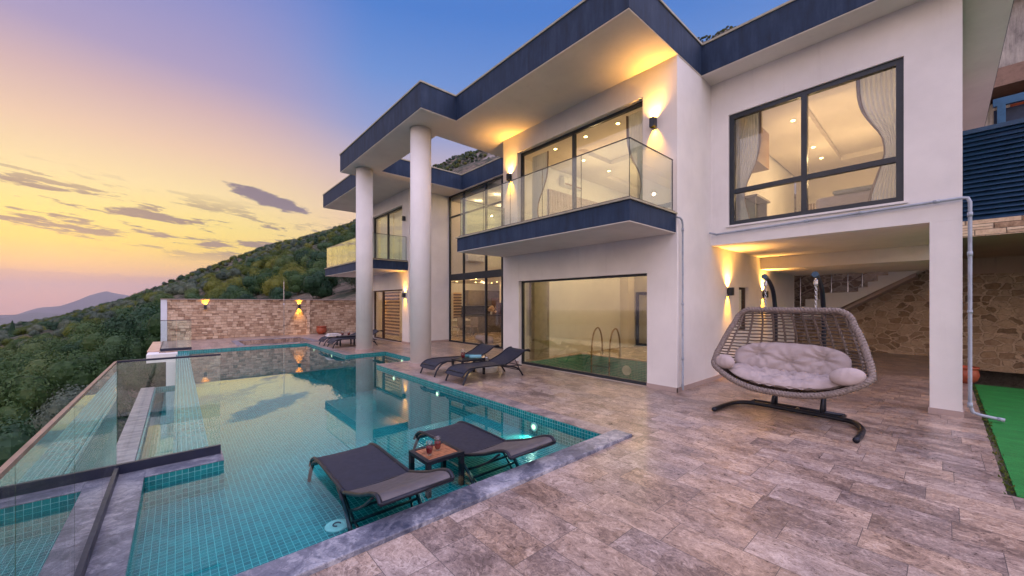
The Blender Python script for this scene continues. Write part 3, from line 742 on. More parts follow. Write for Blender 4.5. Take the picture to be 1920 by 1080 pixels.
# glass railings
def glassrun(name, label, p0, p1, joints, base_h=.09, top=1.05, capm='bronze', capw=.045, z0=0., group=None, base=True):
    t = thing(name, label, 'railing', (0,0,0), 0, group); p0 = Vector(p0); p1 = Vector(p1); d = (p1-p0); L = d.length; d.normalize()
    js = [0]+joints+[L]
    for a, c in zip(js, js[1:]):
        q0 = p0+d*(a+.006); q1 = p0+d*(c-.006); b = MB(); b.bar((q0.x,q0.y,(z0+base_h+top)/2-.02), (q1.x,q1.y,(z0+base_h+top)/2-.02), .014, top-base_h-z0+.02); b.obj('glass_panel', M['railglass'], t)
    if base: b = MB(); b.bar((p0.x,p0.y,z0+base_h/2), (p1.x,p1.y,z0+base_h/2), .042, base_h); b.obj('base_channel', M['navy'], t)
    b = MB(); b.bar((p0.x,p0.y,top), (p1.x,p1.y,top), capw, .018); b.obj('handrail', M[capm], t); return t
glassrun('glass_railing', 'long glass railing with bronze handrail along the terrace edge at the left', (-.43,-3.0,0), (-.43,5.06,0), [2.1,4.2,5.13,6.14,7.15], base_h=.0+.075, top=1.05, capw=.018)
b = MB(); b.box(-.385, -.375, -3, 5.0, .0, .085)
glassrun('glass_partition', 'glass panel on navy channel crossing the ledge in front of the infinity edge', (-.43,5.10,0), (.345,5.10,0), [], capm='navy', capw=.03)
glassrun('glass_partition', 'small two-panel glass screen at the far end of the infinity edge', (-.43,17.05,0), (.36,17.05,0), [.4], capm='navy', capw=.025, top=1.02)
# ------------------------------------------------------------------ back garden wall
wall = thing('stone_wall', 'head-high coursed beige stone wall closing the far end of the terrace', 'wall')
b = MB(); b.box(-.33, 4.95, 21.6, 21.9, -.3, 1.74); b.box(5.12, 9.2, 21.66, 21.9, -.3, 1.74); b.obj('stone_face', M['cladding'], wall)
b = MB(); b.box(4.952, 5.118, 21.55, 21.9, 0, 1.745); b.obj('pilaster', M['ashlar'], wall)
b = MB(); b.box(-.53, -.332, 21.57, 21.92, -.5, 1.745); b.obj('end_pier', plaster('pale_render', (.66,.72,.80)), wall)
b = MB(); b.box(-.54, 9.2, 21.54, 21.93, 1.746, 1.775); b.obj('cap', M['bath'], wall)
t = thing('outdoor_shower', 'thin upright steel shower pole in front of the far stone wall', 'shower', (3.9,21.3,0))
b = MB(); b.tube([(0,0,0),(0,0,2.62),(0,-.02,2.68)], .018, 8); b.obj('pole', M['steel'], t); b = MB(); b.lathe([(.03,1.5),(.05,1.53),(.03,1.56)], n=12); b.obj('valve', M['steel'], t)
# ------------------------------------------------------------------ wall lamps
def sconce(loc, nrm, label, lit=True, e=9., up=True, down=True, group='box wall lamps shining up and down'):
    """nrm: outward wall direction"""
    n = Vector(nrm); rz = math.atan2(n.y, n.x)
    t = thing('wall_lamp', label, 'wall lamp', loc, rz, group)
    b = MB(); w = .05; t_ = .004
    b.plate('z', -.085, .085, (.02, .12, -w, w), [(.02+t_, .12-t_, -w+t_, w-t_)]); b.obj('housing', M['dark'], t)
    b = MB(); b.box(0, .0195, -.03, .03, -.05, .05); b.obj('bracket', M['dark'], t)
    if lit:
        if up and 'stone wall' not in label: wash(loc[0]+n.x*.075, loc[1]+n.y*.075, loc[2]+.05, e*(1.15 if n.x < -.5 else 1.9))
        b = MB(); b.box(.03, .11, -.04, .04, -.03, .03); b.obj('lamp_core', M['lamp_hot'], t)
        p = Vector(loc)+n*.07
        for sgn, on in ((1, up), (-1, down)):
            if on: lamp('wall_lamp_beam', 'SPOT', p+Vector((0,0,.04*sgn)), e, (1.,.43,.018), Vector((-n.x*.26,-n.y*.26,sgn)).to_track_quat('-Z','Y').to_euler(), spot_size=R(72), spot_blend=1., shadow_soft_size=.03)
    return t
def wash(x, y, z, e): lamp('soffit_wash', 'SPOT', (x,y,z), e, (1.,.46,.10), (math.pi,0,0), spot_size=R(125), spot_blend=1., shadow_soft_size=.05)
sconce((FX,3.57,4.95), (-1,0,0), 'lit box lamp on the upper facade right of the balcony window', e=75)
sconce((FX,7.66,4.95), (-1,0,0), 'lit box lamp on the upper facade left of the balcony window', e=75)
sconce((FX,13.95,4.9), (-1,0,0), 'unlit box lamp above the far balcony', lit=False)
sconce((FX,13.95,1.9), (-1,0,0), 'lit box lamp beside the far ground floor door with striped blind', e=55)
sconce((9.09,3.15,1.85), (0,-1,0), 'lit box lamp on the covered porch wall, nearer the pool', e=100)
sconce((11.55,3.15,1.83), (0,-1,0), 'lit box lamp on the porch wall just behind the swing pole', e=100)
sconce((.92,21.6,1.42), (0,-1,0), 'lit lamp on the left part of the far stone wall', e=75, down=False)
sconce((4.62,21.6,1.42), (0,-1,0), 'lit lamp beside the pilaster of the far stone wall', e=75)
# ------------------------------------------------------------------ the villa
villa = thing('villa', 'two-storey white villa with dark blue roof edges and large windows', 'house', (0,0,0))
def part(name, mb, m, parent=None, **k): return mb.obj(name, m, parent or villa, **k)
BW = (3.73, 7.35, .02, 2.17); UW = (3.82, 7.40, 3.2, 5.55)
b = MB(); b.plate('x', FX, FX+.25, (3.15, 7.98, -.3, 6.05), [(3.73,7.35,-.01,2.17), UW]); part('facade_wall', b, M['plaster'])
b = MB(); b.plate('y', 3.15, 3.4, (FX+.25, 14.75, -.3, 6.05), [(9.80,10.45,.95,1.97)]); part('side_wall', b, M['plaster'])
b = MB(); b.plate('y', 7.73, 7.98, (FX+.25, 14.5, 0, 6.05)); part('side_wall', b, M['plaster'])
LW = (14.23, 17.4, .02, 2.15); LU = (14.23, 17.4, 3.2, 5.5)
b = MB(); b.plate('x', FX, FX+.25, (13.65, 19.0, -.3, 6.05), [(14.23,17.4,-.01,2.15), LU]); part('facade_wall', b, M['plaster'])
b = MB(); b.plate('y', 13.65, 13.9, (FX+.25, 8.62, -.3, 6.05)); part('side_wall', b, M['plaster'])
b = MB(); b.plate('y', 13.65, 13.8, (8.63, 16.5, 2.75, 6.04)); part('inner_wall', b, M['inner'])
b = MB(); b.plate('y', 18.75, 19.0, (FX+.25, 16.5, -.3, 6.05)); part('side_wall', b, M['plaster'])
b = MB(); b.plate('x', 14.5, 14.7, (3.4, 7.98, 2.76, 6.05)); b.plate('x', 13.0, 13.2, (3.4, 7.73, 0, 2.74)); b.plate('x', 16.5, 16.7, (7.98, 19.0, -.3, 6.05)); b.plate('y', 7.985, 8.1, (14.5, 16.5, 0, 6.04)); part('rear_wall', b, M['inner'])
RWN = (.40, 2.82, 3.13, 5.32)
b = MB(); b.plate('x', 8.2, 8.45, (-.17, 3.15, 2.77, 6.05), [RWN]); part('facade_wall', b, M['plaster'])
b = MB(); b.plate('y', -.17, .08, (8.45, 15.2, 2.77, 6.05)); part('side_wall', b, M['plaster'])
b = MB(); b.plate('x', 15.0, 15.2, (.08, 3.15, 2.77, 6.05)); part('rear_wall', b, M['inner'])
b = MB(); b.box(8.2, 8.7, -.17, .14, 0, 2.77); part('pillar', b, M['plaster'], bevel=.006)
b = MB(); b.box(8.18, 8.72, -.185, .155, 0, .085); part('pillar_base', b, M['bath'])
b = MB(); b.box(8.45, 11.38, .08, 3.15, 2.775, 3.0); part('porch_ceiling', b, M['soffit'])
b = MB(); b.box(11.38, 15.0, -.17, 3.15, 2.47, 2.772); part('porch_beam', b, M['soffit'])
# skirting stones
b = MB(); b.box(FX-.015, FX, 3.135, 3.73, 0, .08); b.box(FX-.015, FX, 7.35, 7.98, 0, .08); b.box(FX-.015, 14.75, 3.135, 3.15, 0, .081)
b.box(FX-.015, FX, 13.635, 14.23, 0, .08); b.box(FX, 8.5, 13.635, 13.65, 0, .081); part('skirting', b, M['bath'])
# slabs and floors
b = MB(); b.plate('z', -.25, .004, (FX+.1, 14.5, 3.4, 7.73), [(6.90,9.58,3.42,7.53)]); b.box(8.62,16.5,7.98,13.9,-.25,.004); b.box(FX+.25,16.5,13.9,18.75,-.25,.004)
part('ground_floor', b, simple('indoor_floor', (.50,.38,.27), .25, 0, .18, 1.6))
b = MB(); b.box(FX+.25, 14.5, 3.4, 7.73, 2.75, 3.17); b.box(FX+.25, 16.5, 13.9, 18.75, 2.75, 3.17); b.box(8.46, 15., .08, 3.15, 3.002, 3.10); part('upper_floor', b, M['inner'])
b = MB(); b.box(FX+.26, 14.49, 3.41, 7.72, 5.72, 5.9); b.box(FX+.26, 16.49, 13.91, 18.74, 5.70, 5.9); b.box(8.46, 14.99, .09, 3.14, 5.72, 5.9); b.box(8.7,16.49,7.99,13.64,5.86,5.98)
part('inner_ceiling', b, M['inner'])
# roof
RZ0, RZ1 = 6.05, 6.62
roofpoly = [(7.70,-.68),(7.70,3.13),(5.10,3.13),(5.10,7.86),(4.15,7.86),(4.15,13.57),(5.10,13.57),(5.10,19.15),(15.4,19.15),(15.4,-.68)]
HOLE = (5.17, 8.40, 8.92, 12.55)
def roofring(z0, z1, grow, mat_, name):
    b = MB(); g = grow
    b.plate('z', z0, z1, (4.15-g, 16.9+g, -.68-g, 19.15+g), [
        (4.15-g, 7.70-g, -.68-g, 3.13-g), (4.15-g, 5.10-g, -1, 7.86-g), (4.15-g, 5.10-g, 13.57+g, 20), (HOLE[0]+g, HOLE[1]-g, HOLE[2]+g, HOLE[3]-g)])
    return part(name, b, mat_)
rf = roofring(RZ0+.004, RZ1, 0, M['fascia'], 'roof')
sf = roofring(RZ0-.012, RZ0+.002, -.008, M['soffit'], 'soffit')
cp = roofring(RZ1+.002, RZ1+.04, .02, M['cap'], 'roof_trim')
for nm, (x, y) in (('c', (4.68, 8.86)), ('c', (4.66, 12.72))):
    b = MB(); b.lathe([(.262,.09),(.262,6.03)], (x,y,0), 48); o = part('column', b, M['plaster'], smooth=True)
    b = MB(); b.lathe([(.285,0),(.285,.09)], (x,y,0), 40); o2 = b.obj('column_base', M['bath'], o)
# windows -----------------------------------------------------------
def window(ax, t, rect, cols, rows=(), fw=.06, mw=.05, gl='glass', mat_=None, depth=.07, name='window', bottom=None):
    """frame at plane t along ax; cols/rows = mullion positions; panes as sub-parts"""
    a0, a1, b0, b1 = rect; fr = MB(); bw = bottom or fw
    fr.plate(ax, t, t+depth, rect, [(a0+fw, a1-fw, b0+bw, b1-fw)])
    ys = [b0+bw]+list(rows)+[b1-fw]; xs_ = [a0+fw]+list(cols)+[a1-fw]
    for c in cols: fr.plate(ax, t-.004, t+depth+.004, (c-mw/2, c+mw/2, b0+bw+.001, b1-fw-.001))
    for r in rows: fr.plate(ax, t+.003, t+depth-.003, (a0+fw+.001, a1-fw-.001, r-mw/2, r+mw/2))
    o = part(name, fr, mat_ or M['dark'])
    for i in range(len(xs_)-1):
        for j in range(len(ys)-1):
            p = MB(); p.plate(ax, t+depth*.5, t+depth*.5+.008, (xs_[i]+.002, xs_[i+1]-.002, ys[j]+.002, ys[j+1]-.002)); p.obj('pane', M[gl], o)
    return o
window('x', FX+.10, (3.73,7.35,-.0,2.17), [], fw=.045, gl='glass_big', bottom=.06)
window('x', FX+.12, UW, [5.62], fw=.07, mw=.07)
window('x', FX+.12, (14.23,17.4,0,2.15), [16.42], fw=.05, mw=.12, mat_=simple('brown_frame', (.07,.04,.03), .4, .3))
window('x', FX+.12, LU, [15.9], fw=.06, mw=.08)
rw_ = window('x', 8.24, RWN, [1.62], [3.80], fw=.085, mw=.085, depth=.09)
b = MB(); b.box(8.16, 8.32, .36, 2.86, 3.095, 3.128); b.obj('window_sill', M['plaster'], rw_)
window('x', 8.50, (7.99,13.645,.0,6.03), [9.10,10.2,11.14,12.59], [2.55,2.75,5.15], fw=.06, mw=.06, name='glass_front')
b = MB(); b.box(8.49,8.585,8.05,13.58,2.56,2.74); part('spandrel', b, M['dark'])
window('y', 3.22, (9.80,10.45,.95,1.97), [], fw=.05, mat_=simple('dark_bronze', (.05,.03,.025), .4, .4))
# balconies
def balcony(y0, y1, label, ends):
    b = MB(); b.box(5.18, FX-.002, y0, y1, 2.864, 3.185); o = part('balcony', b, M['fascia'])
    b = MB(); b.box(5.185, FX-.002, y0+.005, y1-.005, 2.85, 2.862); b.obj('underside', M['soffit'], o)
    b = MB(); b.box(5.15, FX-.003, y0-.03, y1+.03, 3.187, 3.215); b.obj('edge_trim', M['cap'], o)
    b = MB(); gx = 5.24; ya, yb = y0+.04, y1-.06; n = 5 if y1 < 9 else 7
    for i in range(n):
        a = ya+(yb-ya)*i/n+.004; c = ya+(yb-ya)*(i+1)/n-.004; b.box(gx-.006, gx+.006, a, c, 3.25, 4.15)
    for y in ends: b.box(gx+.012, FX-.06, y-.006, y+.006, 3.25, 4.15)
    b.obj('glass_balustrade', M['railglass'], o)
    b = MB(); b.bar((gx,ya,4.157),(gx,yb,4.157),.02,.012)
    for y in ends: b.bar((gx,y,4.158),(FX-.05,y,4.158),.02,.012); b.bar((FX-.055,y,3.25),(FX-.055,y,4.15),.014)
    for i in range(n+1): a = ya+(yb-ya)*i/n; b.bar((gx,a,3.25),(gx,a,4.15),.007)
    b.obj('balustrade_edge', M['dark'], o)
    b = MB(); b.bar((gx,y0+.01,3.232),(gx,y1-.01,3.232),.05,.034)
    for y in ends: b.bar((gx+.03,y,3.231),(FX-.01,y,3.231),.05,.034)
    b.obj('base_rail', simple('balcony_channel', (.13,.11,.10), .5, .4), o)
balcony(3.17, 7.94, '', (3.21, 7.88)); balcony(13.72, 19.12, '', (13.76, 19.06))
# drainpipes
def pipe(label, pts, joints, r=.0205):
    t = thing('drainpipe', label, 'drainpipe'); b = MB(); b.tube(catmull(pts, 1) if 0 else pts, r, 14); b.obj('pipe', M['pipe'], t, smooth=True)
    for p, q in joints:
        b = MB(); b.tube([p, q], r*1.28, 14); b.obj('collar', M['pipe'], t, smooth=True)
pipe('grey horizontal waste pipe under the right upper window turning down beside the porch pillar',
    [(8.0,3.10,3.0),(8.13,3.02,2.975),(8.13,2.9,2.98),(8.13,-.16,3.05),(8.13,-.215,3.04),(8.13,-.235,2.98),(8.13,-.235,.20),(8.13,-.26,.11),(8.16,-.33,.08),(8.17,-.52,.055)],
    [((8.13,1.6,3.01),(8.13,1.54,3.012)),((8.13,.9,3.03),(8.13,.84,3.03)),((8.13,.1,3.045),(8.13,.04,3.046)),((8.13,-.235,2.84),(8.13,-.235,2.78)),((8.13,-.235,2.3),(8.13,-.235,2.24)),((8.13,-.235,1.5),(8.13,-.235,1.46)),((8.13,-.235,.24),(8.13,-.235,.17)),((8.17,-.47,.06),(8.17,-.53,.053))])
pipe('thin grey drainpipe down the villa corner from the balcony', [(6.62,3.12,3.12),(6.68,3.09,3.11),(6.76,3.09,3.08),(6.79,3.09,3.0),(6.79,3.09,.12),(6.76,3.07,.05)],
    [((6.79,3.09,2.94),(6.79,3.09,2.88)),((6.79,3.09,1.6),(6.79,3.09,1.56)),((6.79,3.09,.62),(6.79,3.09,.58)),((6.79,3.09,.14),(6.79,3.09,.08))], .017)
# ------------------------------------------------------------------ interiors
def downlights(pts, z, where, grp, st=True):
    for i, (x, y) in enumerate(pts):
        t = thing('ceiling_light', where, 'ceiling light', (x,y,z), 0, grp)
        b = MB(); b.lathe([(.06,0),(.06,-.012),(.045,-.012)], n=16); b.obj('ring', M['skin_white'], t)
        b = MB(); b.lathe([(.036,-.004),(.036,-.016),(0,-.016)], n=16); b.obj('lens', M['down'], t)
def room(loc, size, e, col=(1.,.66,.32), down=True):
    for sx in (-1,1):
        for sy in (-1,1): lamp('room_lamp', 'POINT', (loc[0]+sx*size[0]*.3, loc[1]+sy*size[1]*.3, loc[2]), e*.17, col, shadow_soft_size=.03)
# bedroom above the indoor pool
room((9.6,5.6,4.8), (3.2,2.6), 140)
DL1 = [(7.35,4.79),(7.35,5.68),(7.35,6.65),(8.53,6.66),(9.79,6.69),(9.79,5.77)]; DL2 = [(10.05,2.17),(11.11,2.2),(12.16,2.2),(13.24,2.22)]
downlights(DL1, 5.598, 'small bright ceiling spot behind the balcony window', 'ceiling spots in the balcony bedroom')
b = MB(); b.plate('z', 5.60, 5.718, (7.0, 14.4, 3.45, 7.7), [(7.9,9.4,4.1,6.35),(10.2,13.8,4.1,7.1)]); part('ceiling_border', b, M['inner'])
def slatwall(x0, x1, y0, y1, z0, z1, ax, name, label):
    t = thing(name, label, 'wall panel'); b = MB(); k = 0
    if ax == 'x':
        b.box(x0, x1, y0, y1, z0, z1); y = y0
        c = MB()
        while y < y1: c.box(x0-.02, x0-.001, y, y+.03, z0, z1); y += .07
    else:
        b.box(x0, x1, y0, y1, z0, z1); x = x0; c = MB()
        while x < x1: c.box(x, x+.03, y0-.02, y0-.001, z0, z1); x += .07
    b.obj('backing', M['drape'], t); c.obj('slats', simple('slat_paint', (.55,.45,.38), .6), t)
slatwall(8.2, 11.6, 7.66, 7.72, 3.2, 4.95, 'y', 'slatted_panel', 'beige slatted wall panel inside the balcony bedroom')
ac = thing('air_conditioner', 'white wall air conditioner seen through the balcony window', 'air conditioner', (9.15,7.72,5.28)); b = MB(); b.box(-.45,.45,-.2,0,-.14,.14); b.obj('body', M['skin_white'], ac, bevel=.03); b = MB(); b.box(-.40,.40,-.206,-.201,-.12,-.07); b.obj('outlet', M['drape'], ac)
ac2 = thing('air_conditioner', 'pale air conditioner high behind the tall glass front', 'air conditioner', (9.75,13.64,3.55)); b = MB(); b.box(-.45,.45,-.2,.0,-.14,.14); b.obj('body', M['skin_white'], ac2, bevel=.03)
def curtain(label, ax, t, a0, a1, z0, z1, tie=None, side=1, folds=9, amp=.035):
    """pleated curtain in plane ax=t from a0 to a1; tied ones pull toward a0"""
    c = thing('curtain', label, 'curtain'); b = MB(); NU, NV = folds*8, 18
    for j in range(NV+1):
        v = j/NV; z = z1+(z0-z1)*v
        wd = 1.
        if tie is not None: wd = 1-.62*math.exp(-((v-tie)/.22)**2)-(0.25 if v > tie else 0)*min(1,(v-tie)*4)
        for i in range(NU+1):
            u = i/NU; a = a0+(a1-a0)*u*wd; o = math.sin(u*folds*2*math.pi)*amp*(.6+.4*wd)
            b.v.append((t+o, a, z) if ax == 'x' else (a, t+o, z))
    for j in range(NV):
        for i in range(NU):
            k = j*(NU+1)+i; b.f.append((k,k+1,k+NU+2,k+NU+1)); b.mi.append(1 if i > NU-8 and tie is not None else 0)
    b.obj('cloth', [M['curtain'], M['drape']], c, smooth=True)
curtain('white voile curtain tied back at the right end of the balcony window', 'x', 7.15, 3.92, 4.45, 3.2, 5.55, .62)
curtain('pale curtain at the left end of the balcony window', 'x', 7.15, 7.3, 6.7, 3.2, 5.5, .6)
curtain('tied pale blue curtain at the right side of the big upper right window', 'x', 8.55, .45, .98, 3.12, 5.4, .55)
curtain('pale curtain bunched at the left side of the big upper right window', 'x', 8.55, 2.80, 2.35, 3.12, 5.4, .7)
curtain('sheer curtain drawn across the far balcony window, left half', 'x', 7.1, 17.3, 15.95, 3.2, 5.5, None, folds=12)
curtain('sheer curtain drawn across the far balcony window, right half', 'x', 7.1, 15.85, 14.3, 3.2, 5.5, None, folds=12)
# bedroom in the right wing
room((11.2,1.5,4.7), (3.4,1.8), 120)
downlights(DL2, 5.578, 'small bright ceiling spot behind the big upper right window', 'ceiling spots in the right bedroom')
b = MB(); b.plate('z', 5.58, 5.718, (8.5, 14.9, .1, 3.1), [(9.4,13.9,.55,1.9)]); part('ceiling_border', b, M['inner'])
slatwall(14.85, 14.98, .1, 3.0, 3.1, 4.7, 'x', 'slatted_panel', 'beige slatted headboard wall in the right bedroom')
bed = thing('bed', 'low bed with pale cover behind the big upper right window', 'bed', (10.6,.95,3.1))
b = MB(); b.box(-.9,1.1,-.75,.75,.05,.35); b.obj('bed_frame', M['cabinet'], bed); b = MB(); b.box(-.92,1.1,-.78,.78,.36,.62); b.obj('mattress', M['cushion'], bed, bevel=.08); b = MB(); b.box(.6,1.05,-.6,.6,.63,.8); b.obj('pillow', M['curtain'], bed, bevel=.07)
b = MB(); b.box(-.95,-.3,-.6,.5,.625,.70); b.obj('throw', simple('grey_throw', (.25,.27,.25), .9), bed, bevel=.03)
wd = thing('wardrobe', 'dark bronze wardrobe at the left inside the big upper right window', 'wardrobe', (9.4,2.85,3.1)); b = MB(); b.box(-.5,.6,-.25,.2,1.5,2.3); b.obj('cabinet', simple('bronze_front', (.22,.12,.05), .4), wd); b = MB(); b.box(-.4,.5,-.3,.2,.72,.76); b.box(-.35,-.3,-.25,.15,0,.72); b.box(.4,.45,-.25,.15,0,.72); b.obj('shelf', M['cabinet'], wd)
# indoor pool room
room((10.6,6.0,2.6), (3.4,1.6), 95, (1.,.74,.42)); room((8.2,5.5,2.68), (1.2,2.5), 60, (1.,.80,.5))
ip = thing('indoor_pool', 'indoor plunge pool lined in green mosaic behind the large ground floor window', 'swimming pool')
b = MB(); b.plate('z', -1.1, -1.0, (6.95,9.6,3.45,7.5)); b.box(9.5,9.58,3.45,7.5,-1.,.0); b.box(6.9,9.5,7.452,7.53,-1.,.0); b.box(6.96,9.5,3.42,3.498,-1.,.0); b.box(6.93,6.999,3.5,7.45,-1.,-.01); b.obj('mosaic_shell', M['tile_in'], ip)
b = MB(); b.plate('z', .005, .02, (6.96,9.72,3.41,7.7), [(7.,9.5,3.5,7.45)]); b.obj('rim', simple('indoor_rim', (.46,.34,.24), .35), ip)
b = MB(); b.add([(7.,3.5,-.62),(9.5,3.5,-.62),(9.5,7.45,-.62),(7.,7.45,-.62)], [(0,1,2,3)]); tag(b.obj('indoor_water', M['water']), kind='structure')
ld = thing('pool_ladder', 'curved brass-toned ladder at the indoor pool edge', 'pool ladder', (9.3,6.9,0))
for y in (-.0,-.62):
    b = MB(); b.tube(catmull([(.45,y,.01),(.42,y,.55),(.25,y,.85),(.02,y,.70),(-.08,y,.2),(-.1,y,-.9)], 8), .024, 10); b.obj('rail', simple('brass_rail', (.38,.26,.14), .3, .9), ld, smooth=True)
for z in (-.25,-.55): b = MB(); b.box(-.14,-.05,-.6,-.02,z-.015,z+.015); b.obj('step', M['steel'], ld)
t = thing('pool_inlet', 'round white inlet fitting on the indoor pool wall', 'drain', (9.495,5.9,-.30)); b = MB(); b.tube([(0,0,0),(-.02,0,0)], .14, 24); b.obj('cover', M['skin_white'], t)
b = MB(); b.box(12.0,12.4,7.4,7.72,.021,2.74); part('inner_pillar', b, M['inner'])
b = MB(); b.box(7.45,8.05,7.52,7.725,-.9,2.74); part('inner_pillar', b, simple('shaded_pillar', (.30,.26,.17), .8))  # dark olive puts the unlit look of this pillar into its colour
dr = part('inner_door', MB().plate('x', 12.93, 12.99, (6.1,7.65,.01,2.0), [(6.2,6.8,.1,1.9),(6.95,7.55,.1,1.9)]), M['dark']); b = MB(); b.plate('x', 12.95, 12.96, (6.2,7.55,.1,1.9)); b.obj('pane', M['glass'], dr)
# atrium: kitchen and dining
room((11.,10.6,5.8), (3.,3.), 150); room((11.8,16.2,2.7), (4.,3.5), 130, (1.,.66,.34)); room((10.,12.2,5.7),(2.,2.),50,(1.,.7,.4))
b = MB(); b.plate('z', 2.58, 2.74, (11.6,16.5,8.11,13.64)); part('gallery_floor', b, M['inner'])
downlights([(9.6,14.4),(10.6,14.6),(11.9,15.9),(12.3,17.),(12.9,15.9),(13.4,17.),(13.9,15.9),(11.2,17.2)], 2.748, 'small bright ceiling spot over the kitchen', 'ceiling spots over the kitchen')
kt = thing('kitchen', 'grey brown kitchen units with dark splashback behind the tall glass front', 'kitchen')
b = MB(); b.box(12.4,16.2,18.1,18.74,.01,.88); b.box(11.5,13.7,16.2,16.9,.01,.90); b.obj('base_units', M['cabinet'], kt)
b = MB(); b.box(12.36,16.2,18.06,18.74,.882,.92); b.box(11.45,13.75,16.15,16.95,.902,.94); b.obj('worktop', M['dark'], kt)
b = MB(); b.box(12.4,16.2,18.70,18.745,.922,1.42); b.obj('splashback', simple('dark_splashback', (.05,.045,.055), .3), kt)
b = MB(); b.box(12.8,16.2,18.4,18.74,1.44,2.35); b.obj('wall_units', simple('taupe_front', (.24,.20,.17), .5), kt)
b = MB(); b.box(13.5,14.6,16.0,16.4,1.62,2.74); b.obj('extractor_box', M['inner'], kt)
b = MB(); b.box(14.2,15.2,17.2,18.0,.01,1.9); b.obj('tall_unit', simple('walnut_front', (.10,.05,.03), .5), kt)
tb = thing('dining_table', 'dining table laid with dishes behind the tall glass front', 'table', (10.4,15.9,0)); b = MB(); b.box(-.8,.8,-.45,.45,.72,.76); b.obj('table_top', M['skin_white'], tb)
for sx in (-1,1):
    for sy in (-1,1): b = MB(); b.bar((sx*.7,sy*.38,0),(sx*.7,sy*.38,.72),.05); b.obj('leg', M['cabinet'], tb)
for i, (x, y, rz, w_) in enumerate([(10.0,15.2,0,'nearest the glass'),(10.75,15.2,0,'second from the glass'),(9.35,15.9,-90,'at the head of the table')]):
    c = thing('dining_chair', 'grey upholstered dining chair at the laid table, '+w_, 'chair', (x,y,0), R(rz), 'chairs round the dining table')
    b = MB(); b.box(-.23,.23,-.22,.22,.43,.50); b.obj('seat', M['cushion'], c, bevel=.03); b = MB(); b.box(-.23,.23,-.26,-.20,.50,.92); b.obj('backrest', simple('chair_grey', (.33,.29,.25), .8), c, bevel=.03)
    for sx in (-1,1):
        for sy in (-1,1): b = MB(); b.tube([(sx*.2,sy*.19,.43),(sx*.23,sy*.23,0)], .014, 6); b.obj('leg', M['steel'], c)
for i, (x, y) in enumerate([(10.0,15.8),(10.4,16.05),(10.8,15.75)]):
    b = MB(); b.lathe([(.03,0),(.09,.03),(.10,.06),(.08,.05),(0,.03)], (x,y,.761), 14); tag(b.obj('bowl', M['skin_white'], smooth=True), ['white bowl on the near end of the dining table','white bowl in the middle of the dining table','white bowl on the far end of the dining table'][i], 'bowl', 'bowls on the dining table')
def blind(label, x, y0, y1, z0, z1, n, ax='x', wd=0):
    t = thing('striped_blind', label, 'blind'); b = MB(); h = (z1-z0)/n
    if ax == 'y':
        for i in range(n): b.box(x, x+wd, y0, y0+.012, z0+i*h, z0+i*h+h*.5)
        b.obj('dark_stripes', M['blindbrown'], t); b = MB(); b.box(x, x+wd, y0+.03, y0+.034, z0, z1); b.obj('sheer_backing', M['blindsheer'], t); return
    for i in range(n): b.box(x, x+.012, y0, y1, z0+i*h, z0+i*h+h*.5)
    b.obj('dark_stripes', M['blindbrown'], t); b = MB(); b.box(x+.03,x+.034,y0,y1,z0,z1); b.obj('sheer_backing', M['blindsheer'], t)
    b = MB(); b.box(x-.02,x+.06,y0-.02,y1+.02,z1,z1+.07); b.obj('head_box', M['bronze'], t)
blind('brown and gold striped roller blind in the far ground floor door', 7.15, 15.45, 17.15, .18, 2.02, 13)
blind('striped roller blind at the left inside the tall glass front', 11.9, 18.60, 18.60, .55, 2.2, 10, 'y', .55)
# far wing rooms
room((9.5,15.8,2.6), (3.,3.), 75, (1.,.62,.26)); room((9.5,15.8,5.5), (3.,3.), 110, (1.,.74,.42))
fl = thing('flower_vase', 'bunch of cream flowers on the kitchen counter', 'flowers', (13.0,16.5,.941)); b = MB(); b.lathe([(.04,0),(.06,.1),(.04,.2)], n=14); b.obj('vase', M['skin_white'], fl, smooth=True)
b = MB(); rr = random.Random(3)
for i in range(60):
    c = Vector((rr.gauss(0,.08), rr.gauss(0,.08), .32+rr.gauss(0,.06))); q = Vector((rr.gauss(0,1), rr.gauss(0,1), rr.gauss(0,1))).normalized(); a = q.orthogonal()*.05; c2 = q.cross(a)
    b.add([c-a-c2, c+a-c2, c+a+c2, c-a+c2], [(0,1,2,3)])
b.obj('blooms', simple('cream_petals', (.75,.55,.38), .8), fl)
lamp('porch_bounce', 'AREA', (0,0,-50), 0.0001, (1,1,1))
bpy.data.objects.remove(bpy.data.objects['porch_bounce'])
# a small vent/drying frame cushion seen low in the glass front
pf = thing('pouffe', 'pile of pale cushions on the floor just inside the tall glass front', 'cushions', (9.25,12.2,0))
for i, (x, y, z, a) in enumerate([(0,0,.16,0),(.1,.35,.14,40),(-.05,-.3,.13,-30)]):
    b = MB(); b.box(-.22,.22,-.22,.22,-.11,.13); o = b.obj('cushion', M['cushion'], pf, bevel=.09); o.location = (x,y,z); o.rotation_euler = (.15*i, .2, R(a))
